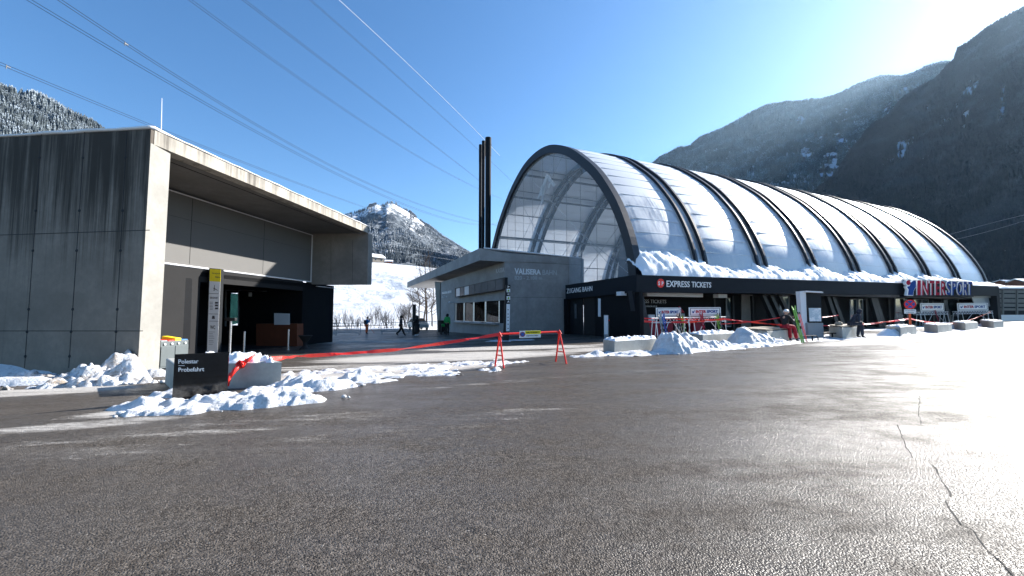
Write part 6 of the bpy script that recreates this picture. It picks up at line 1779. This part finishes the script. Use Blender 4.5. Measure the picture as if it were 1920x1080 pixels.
def person(loc, rz, J, label, jacket, trousers, boots='black_cloth', hat=None, scale=1.1, coat=None, hood=None, face='skin', backpack=None, gloves=None, cat='person', hatstyle='cap', group=None):
    """J: joints in metres, x = right of the person, y = forward, z up"""
    o = thing('person', label, cat, loc, rz, group); o.scale = (scale,) * 3
    V = lambda k: Vector(J[k])
    names = ['pelvis', 'waist', 'chest', 'neck', 'head0', 'head1', 'head2', 'shL', 'elL', 'wrL', 'shR', 'elR', 'wrR', 'hipL', 'knL', 'anL', 'toL', 'hipR', 'knR', 'anR', 'toR']
    hd_, nk = V('head'), V('neck'); up_ = (hd_ - nk).normalized(); fw = Vector(J.get('look', (0, 1, 0))).normalized()
    pt = {'pelvis': V('pelvis'), 'waist': V('pelvis').lerp(V('chest'), .5), 'chest': V('chest'), 'neck': nk, 'head0': nk + up_ * .07 + fw * .01, 'head1': hd_ + fw * .015, 'head2': hd_ + up_ * .085 - fw * .01}
    for k in names[7:]: pt[k] = V(k)
    vs = [pt[k] for k in names]; ix = {k: i for i, k in enumerate(names)}
    rad = dict(pelvis=(.15, .11), waist=(.13, .10), chest=(.16, .11), neck=.055, head0=.06, head1=(.082, .098), head2=(.07, .08), shL=.062, elL=.045, wrL=.03, shR=.062, elR=.045, wrR=.03,
               hipL=.088, knL=.06, anL=.042, toL=.035, hipR=.088, knR=.06, anR=.042, toR=.035)
    E = [('pelvis', 'waist'), ('waist', 'chest'), ('chest', 'neck'), ('neck', 'head0'), ('head0', 'head1'), ('head1', 'head2'), ('chest', 'shL'), ('shL', 'elL'), ('elL', 'wrL'), ('chest', 'shR'), ('shR', 'elR'), ('elR', 'wrR'),
         ('pelvis', 'hipL'), ('hipL', 'knL'), ('knL', 'anL'), ('anL', 'toL'), ('pelvis', 'hipR'), ('hipR', 'knR'), ('knR', 'anR'), ('anR', 'toR')]
    edges = [(ix[a], ix[b]) for a, b in E]; rr = [rad[k] for k in names]
    # palms and five fingers
    for s_ in 'LR':
        w_, e_ = pt['wr' + s_], pt['el' + s_]; d = (w_ - e_).normalized(); sd = d.cross(Vector((0, 0, 1)));
        if sd.length < .2: sd = d.cross(Vector((0, 1, 0)))
        sd.normalize(); pn = sd.cross(d).normalized(); cl = -pn
        palm = w_ + d * .06; vs.append(palm); rr.append((.036, .020)); edges.append((ix['wr' + s_], len(vs) - 1)); pi_ = len(vs) - 1
        for k, (of, ln) in enumerate(((-.027, .060), (-.009, .075), (.009, .070), (.027, .052))):
            a = palm + d * .04 + sd * of; b = a + (d * .75 + cl * .5) * ln * .5; c = b + (d * .3 + cl * .9).normalized() * ln * .5
            vs.append(a); rr.append(.0095); edges.append((pi_, len(vs) - 1)); vs.append(b); rr.append(.0085); edges.append((len(vs) - 2, len(vs) - 1)); vs.append(c); rr.append(.007); edges.append((len(vs) - 2, len(vs) - 1))
        a = palm - sd * .045; vs.append(a); rr.append(.011); edges.append((pi_, len(vs) - 1)); vs.append(a + d * .035 - sd * .012 + cl * .02); rr.append(.009); edges.append((len(vs) - 2, len(vs) - 1))
    # nose
    vs.append(hd_ + fw * .115 - up_ * .01); rr.append(.012); edges.append((ix['head1'], len(vs) - 1))
    add_mesh('body', skin_mesh(vs, edges, rr, 2), M[face], o)
    rt = fw.cross(up_).normalized()
    for s_ in (-1, 1):
        q_ = MB(); q_.ball(hd_ + fw * .092 + rt * s_ * .032 + up_ * .015, .011, n=8, m=6); q_.build('eye', M['dark_glass'], o, local=True, smooth=True)
        q_ = MB(); q_.ball(hd_ + rt * s_ * .09 - fw * .01, .014, .028, .034, 8, 6); q_.build('ear', M[face], o, local=True, smooth=True)
    q_ = MB(); q_.bar(hd_ + fw * .096 - up_ * .05 - rt * .022, hd_ + fw * .096 - up_ * .05 + rt * .022, .008, .008); q_.build('mouth', M['dark_red'], o, local=True)
    def cloth(name, keys, links, grow, m, radmul=None):
        vv = [pt[k] for k in keys]; ii = {k: i for i, k in enumerate(keys)}
        r_ = []
        for k in keys:
            b = rad[k]; g_ = grow.get(k, grow['*']) if isinstance(grow, dict) else grow
            r_.append((b[0] + g_, b[1] + g_) if isinstance(b, tuple) else b + g_)
        return add_mesh(name, skin_mesh(vv, [(ii[a], ii[b]) for a, b in links], r_, 2), M[m], o)
    pt['armL'] = pt['elL'].lerp(pt['wrL'], .92); pt['armR'] = pt['elR'].lerp(pt['wrR'], .92); rad['armL'] = rad['armR'] = .034
    pt['collar'] = pt['neck'] + up_ * .03; rad['collar'] = .062
    cloth('jacket', ['pelvis', 'waist', 'chest', 'collar', 'shL', 'elL', 'armL', 'shR', 'elR', 'armR'], [('pelvis', 'waist'), ('waist', 'chest'), ('chest', 'collar'), ('chest', 'shL'), ('shL', 'elL'), ('elL', 'armL'), ('chest', 'shR'), ('shR', 'elR'), ('elR', 'armR')],
          {'*': .032, 'collar': .012, 'pelvis': .035, 'armL': .022, 'armR': .022}, jacket)
    pt['shinL'] = pt['knL'].lerp(pt['anL'], .93); pt['shinR'] = pt['knR'].lerp(pt['anR'], .93); rad['shinL'] = rad['shinR'] = .045
    cloth('trousers', ['pelvis', 'hipL', 'knL', 'shinL', 'hipR', 'knR', 'shinR'], [('pelvis', 'hipL'), ('hipL', 'knL'), ('knL', 'shinL'), ('pelvis', 'hipR'), ('hipR', 'knR'), ('knR', 'shinR')], {'*': .022, 'knL': .03, 'knR': .03, 'shinL': .038, 'shinR': .038, 'pelvis': .012}, trousers)
    for s_ in 'LR':
        cloth_keys = ['an' + s_, 'to' + s_]
        a = pt['an' + s_] + Vector((0, 0, .12)); an, tt = pt['an' + s_], pt['to' + s_]
        me = skin_mesh([a, an + Vector((0, 0, -.01)), an.lerp(tt, .5), tt], [(0, 1), (1, 2), (2, 3)], [.055, .062, .052, .042], 2); add_mesh('boot', me, M[boots], o)
    if coat:   # long coat skirt
        p_ = pt['pelvis']; q_ = MB(); q_.tube([p_ + Vector((0, 0, .12)), p_ + Vector((0, 0, -.1)), p_ + Vector((0, .02, -.55)), p_ + Vector((0, .02, -.62))], [.17, .20, .25, .24], 14); q_.build('coat_skirt', M[coat], o, local=True, smooth=True)
    if hat:
        q_ = MB(); rot = up_.to_track_quat('Z', 'Y').to_matrix()
        big = .118 if hatstyle == 'helmet' else .102
        q_.ball(hd_ + up_ * .035 - fw * .008, big, big * 1.12, big * 1.05, 18, 12, rot, zmin=-.25)
        if hatstyle == 'hood': q_.ball(hd_ - fw * .03 - up_ * .03, .115, .125, .15, 16, 10, rot)
        hh_ = q_.build({'helmet': 'helmet', 'hood': 'hood', 'hair': 'hair'}.get(hatstyle, 'cap'), M[hat], o, local=True, smooth=True)
        if hatstyle == 'helmet':
            q_ = MB(); c = hd_ + fw * .10 + up_ * .03; q_.tube([c - rt * .085 - fw * .03, c - rt * .05, c, c + rt * .05, c + rt * .085 - fw * .03], .032, 8); q_.build('goggles', M['orange'], o, local=True)
            q_ = MB(); c = hd_ + up_ * .09 + fw * .02; q_.tube([c - rt * .115 - up_ * .02, c + up_ * .055, c + rt * .115 - up_ * .02], .014, 6); q_.build('helmet_stripe', M['blue'], hh_, local=True)
        if hatstyle == 'cap': q_ = MB(); q_.ball(hd_ + up_ * .135, .025, n=8, m=6); q_.build('pompom', M[hat], hh_, local=True, smooth=True)
    if backpack:
        c = pt['chest'] - fw * .0 + Vector((0, -.2, -.08)); q_ = MB(); q_.box(c.x - .15, c.x + .15, c.y - .1, c.y + .08, c.z - .22, c.z + .22); q_.build('backpack', M[backpack], o, local=True, bevel=.05)
    if gloves:
        for s_ in 'LR':
            w_, e_ = pt['wr' + s_], pt['el' + s_]; d = (w_ - e_).normalized()
            me = skin_mesh([w_ - d * .03, w_ + d * .05, w_ + d * .12, w_ + d * .05 + Vector((.03, 0, .045))], [(0, 1), (1, 2), (1, 3)], [.042, .045, .032, .018], 2); add_mesh('glove', me, M[gloves], o)
    return o

def stand(stride=0.0, armL=None, armR=None, lean=0.0):
    J = dict(pelvis=(0, 0, .95), chest=(0, .02 + lean, 1.32), neck=(0, .03 + lean, 1.50), head=(0, .06 + lean, 1.64),
             shL=(-.19, .02 + lean, 1.42), elL=(-.25, -.02 + lean, 1.14), wrL=(-.23, .08 + lean, .90), shR=(.19, .02 + lean, 1.42), elR=(.25, -.02 + lean, 1.14), wrR=(.23, .08 + lean, .90),
             hipL=(-.10, 0, .90), knL=(-.11, stride * .45 + .03, .50), anL=(-.11, stride, .09), toL=(-.12, stride + .15, .045), hipR=(.10, 0, .90), knR=(.11, -stride * .25 + .05, .50), anR=(.11, -stride, .10 + abs(stride) * .25), toR=(.12, -stride + .14, .045))
    if armL: J['elL'], J['wrL'] = armL
    if armR: J['elR'], J['wrR'] = armR
    return J
# photographer
g = G(687, 626)
person(g, R(-38), stand(0.04, armL=((-.22, .16, 1.20), (-.08, .30, 1.48)), armR=((.22, .16, 1.20), (.10, .32, 1.50))), 'person in blue jacket and orange trousers holding a camera up by the crowd barriers', 'blue_cloth', 'orange_cloth', hat='black_cloth', backpack='navy_cloth', scale=1.02, gloves='black_cloth')
cg = g + Matrix.Rotation(R(-38), 3, 'Z') @ Vector((0, .43, 1.60))
cmr = thing('camera', 'small dark camera held up by the photographer', 'camera', cg, R(-38))
MB().box(-.08, .08, -.04, .04, -.05, .06).build('body', M['black_metal'], cmr, local=True, bevel=.01); q = MB(); q.tube([(0, .04, 0), (0, .14, 0)], .035, 12); q.build('lens', M['black_metal'], cmr, local=True)
tg = G(694, 624); pl2 = thing('ski_pole', 'thin slanting pole standing right of the photographer', 'pole', tg)
q = MB(); q.tube([P(690, 610, tg.y), G(702, 624.5)], .02, 6); q.build('shaft', M['orange_cloth'], pl2); q = MB(); q.ball(P(690, 610, tg.y), .035); q.build('grip', M['black_metal'], pl2)
# walker
person(G(751, 629.5), R(-70), stand(.33), 'person in dark jacket walking across the shaded yard', 'navy_cloth', 'black_cloth', hat='hair', hatstyle='hood', scale=1.08)
# long coat
person(G(782, 630), R(70), stand(.03, armL=((-.24, .12, 1.16), (-.08, .30, 1.22)), armR=((.24, .12, 1.16), (.08, .30, 1.22))), 'person in long black coat and pale boots beside the dark post', 'black_cloth', 'black_cloth', boots='paper', hat='hair', hatstyle='hood', coat='black_cloth', scale=1.05)
# green jacket at ticket office and the child buggy next to it
gp_ = G(838, 628.5)
person(gp_, R(-25), stand(.02), 'person in green jacket standing by the ticket office wall', 'green', 'black_cloth', hat='black_cloth', hatstyle='hood', scale=1.12)
g = G(831, 627); bg_ = thing('child_buggy', 'small black and green buggy left of the person in green', 'buggy', g, .4)
MB().box(-.2, .2, -.25, .3, .35, .75).build('seat', M['black_cloth'], bg_, local=True, bevel=.08); q = MB(); q.box(-.18, .18, -.2, .1, .75, 1.02); q.build('hood', M['green'], bg_, local=True, bevel=.08)
q = MB(); q.tube([(-.2, -.2, .5), (-.2, -.5, 1.05), (.2, -.5, 1.05), (.2, -.2, .5)], .02, 6); q.build('handle', M['black_metal'], bg_, local=True)
for x, y in ((-.22, -.2), (.22, -.2), (-.2, .35), (.2, .35)):
    q = MB(); q.tube([(x - .02, y, .13), (x + .02, y, .13)], .13, 14); q.build('wheel', M['rubber'], bg_, local=True)
    q = MB(); q.tube([(x, y, .13), (x * .8, y * .6, .45)], .015, 6); q.build('strut', M['black_metal'], bg_, local=True)
# four clerks behind the ticket windows (copies)
clk = None
for i, (px, l_) in enumerate(((862, 'clerk behind the far left ticket window'), (879, 'clerk behind the second ticket window'), (899, 'clerk behind the third ticket window'), (923, 'clerk behind the ticket window nearest the totem'))):
    a = VS.at(px, 600, -1.0); loc = Vector((a.x, a.y, gz(a.x, a.y) + .0)); rz_ = math.atan2(VS.n.y, VS.n.x) - math.pi / 2
    if clk is None:
        clk = person(loc, rz_, stand(0), l_, 'navy_cloth', 'black_cloth', hat='hair', hatstyle='hair', group='clerks behind the ticket windows', scale=1.12)
    else:
        c_ = copy_tree(clk); c_.location = loc; c_['label'] = l_

# seated skier on the timber-topped block, facing right, with skis upright in the hands
def seated(seat_z, lean, look=(0, 1, -.1), arms=None, knee=.46, foot=.50, spread=.12, footz=.09):
    s = seat_z
    J = dict(pelvis=(0, 0, s + .12), chest=(0, lean, s + .46), neck=(0, lean * 1.5, s + .64), head=(0, lean * 1.5 + .05, s + .78), look=look,
             shL=(-.19, lean * 1.35, s + .56), shR=(.19, lean * 1.35, s + .56), elL=(-.24, lean + .12, s + .30), elR=(.24, lean + .12, s + .30), wrL=(-.14, lean + .34, s + .32), wrR=(.14, lean + .34, s + .32),
             hipL=(-.10, .04, s + .10), hipR=(.10, .04, s + .10), knL=(-spread, knee, s + .10), knR=(spread, knee, s + .08), anL=(-spread, foot, footz), anR=(spread, foot + .12, footz), toL=(-spread - .02, foot + .16, .045), toR=(spread + .02, foot + .28, .045))
    if arms: J.update(arms)
    return J
Yk = 22.6
sb = GY(1469, Yk); seat = b3[1].z + .10
rz1 = R(-72)
def loc2world(loc, rz_, sc, v): return Vector(loc) + Matrix.Rotation(rz_, 3, 'Z') @ (Vector(v) * sc)
sk_s = 1.12
sloc = Vector((sb.x, sb.y, gz(sb.x, sb.y)))
sh_ = (seat - sloc.z) / sk_s
person(sloc, rz1, seated(sh_, .06, (0, 1, -.15), dict(elR=(.26, .20, sh_ + .34), wrR=(.12, .46, sh_ + .42), elL=(-.24, .20, sh_ + .36), wrL=(-.02, .42, sh_ + .52))), 'seated skier in white helmet, black jacket and dark red trousers holding upright skis', 'black_cloth', 'red_cloth', boots='navy_cloth', hat='white_metal', hatstyle='helmet', scale=sk_s, gloves='black_cloth')
bt = P(1505.5, 645.5, 21.4); bt.z = max(bt.z, gz(bt.x, bt.y) + .01); tpp = P(1487.5, 573, 22.0)
skis(bt, tpp - bt, (tpp - bt).length, 'lime', 'bright green ski pair held upright by the seated skier', rz=.35, group='skis leaning on the racks')
q = MB()
plb = thing('ski_poles', 'dark ski poles with red grips standing against the skier leg', 'ski poles', G(1512, 641))
for dx in (0, 3):
    q = MB(); a, b_ = P(1512 + dx * .6, 641, 21.9), P(1497 + dx, 589, 22.2); q.tube([a, b_], .014, 6); s_ = q.build('shaft', M['red'], plb)
    q = MB(); q.tube([b_, b_ + (b_ - a).normalized() * .12], .025, 8); q.build('grip', M['black_metal'], s_); q = MB(); q.ball(a.lerp(b_, .05), .05, .05, .012); q.build('basket', M['black_metal'], s_)
# hooded person on the next block
Yh = 24.6
ex4 = b4[2].normalized(); q4 = b4[1] + b4[2] * .42 + b4[3].normalized() * .10; seat2 = b4[1].z + .10; hl = Vector((q4.x, q4.y, gz(q4.x, q4.y))); rzh = math.atan2(-ex4.x, ex4.y) - math.pi / 2 + R(38); hs2 = (seat2 - hl.z) / 1.1
person(hl, rzh, seated(hs2, .26, (0, 1, -.5), dict(wrL=(-.08, .50, hs2 + .16), wrR=(.08, .50, hs2 + .16), elL=(-.24, .26, hs2 + .22), elR=(.24, .26, hs2 + .22)), knee=.44, foot=.34), 'hooded person in dark grey clothes sitting bent forward on a timber-topped block', 'navy_cloth', 'navy_cloth', boots='black_cloth', hat='navy_cloth', hatstyle='hood', scale=1.1)
bgl = loc2world(hl, rzh, 1.1, (-.05, -.55, hs2 + .09)); bag = thing('rucksack', 'brown grey rucksack lying on the bench behind the hooded person', 'bag', bgl)
q = MB(); q.ball(bgl, .24, .16, .14, 14, 9); q.build('bag_body', M['wood'], bag, smooth=True); q = MB(); q.tube([bgl + Vector((-.15, -.05, .1)), bgl + Vector((0, -.08, .19)), bgl + Vector((.15, -.05, .1))], .015, 6); q.build('strap', M['black_cloth'], bag)
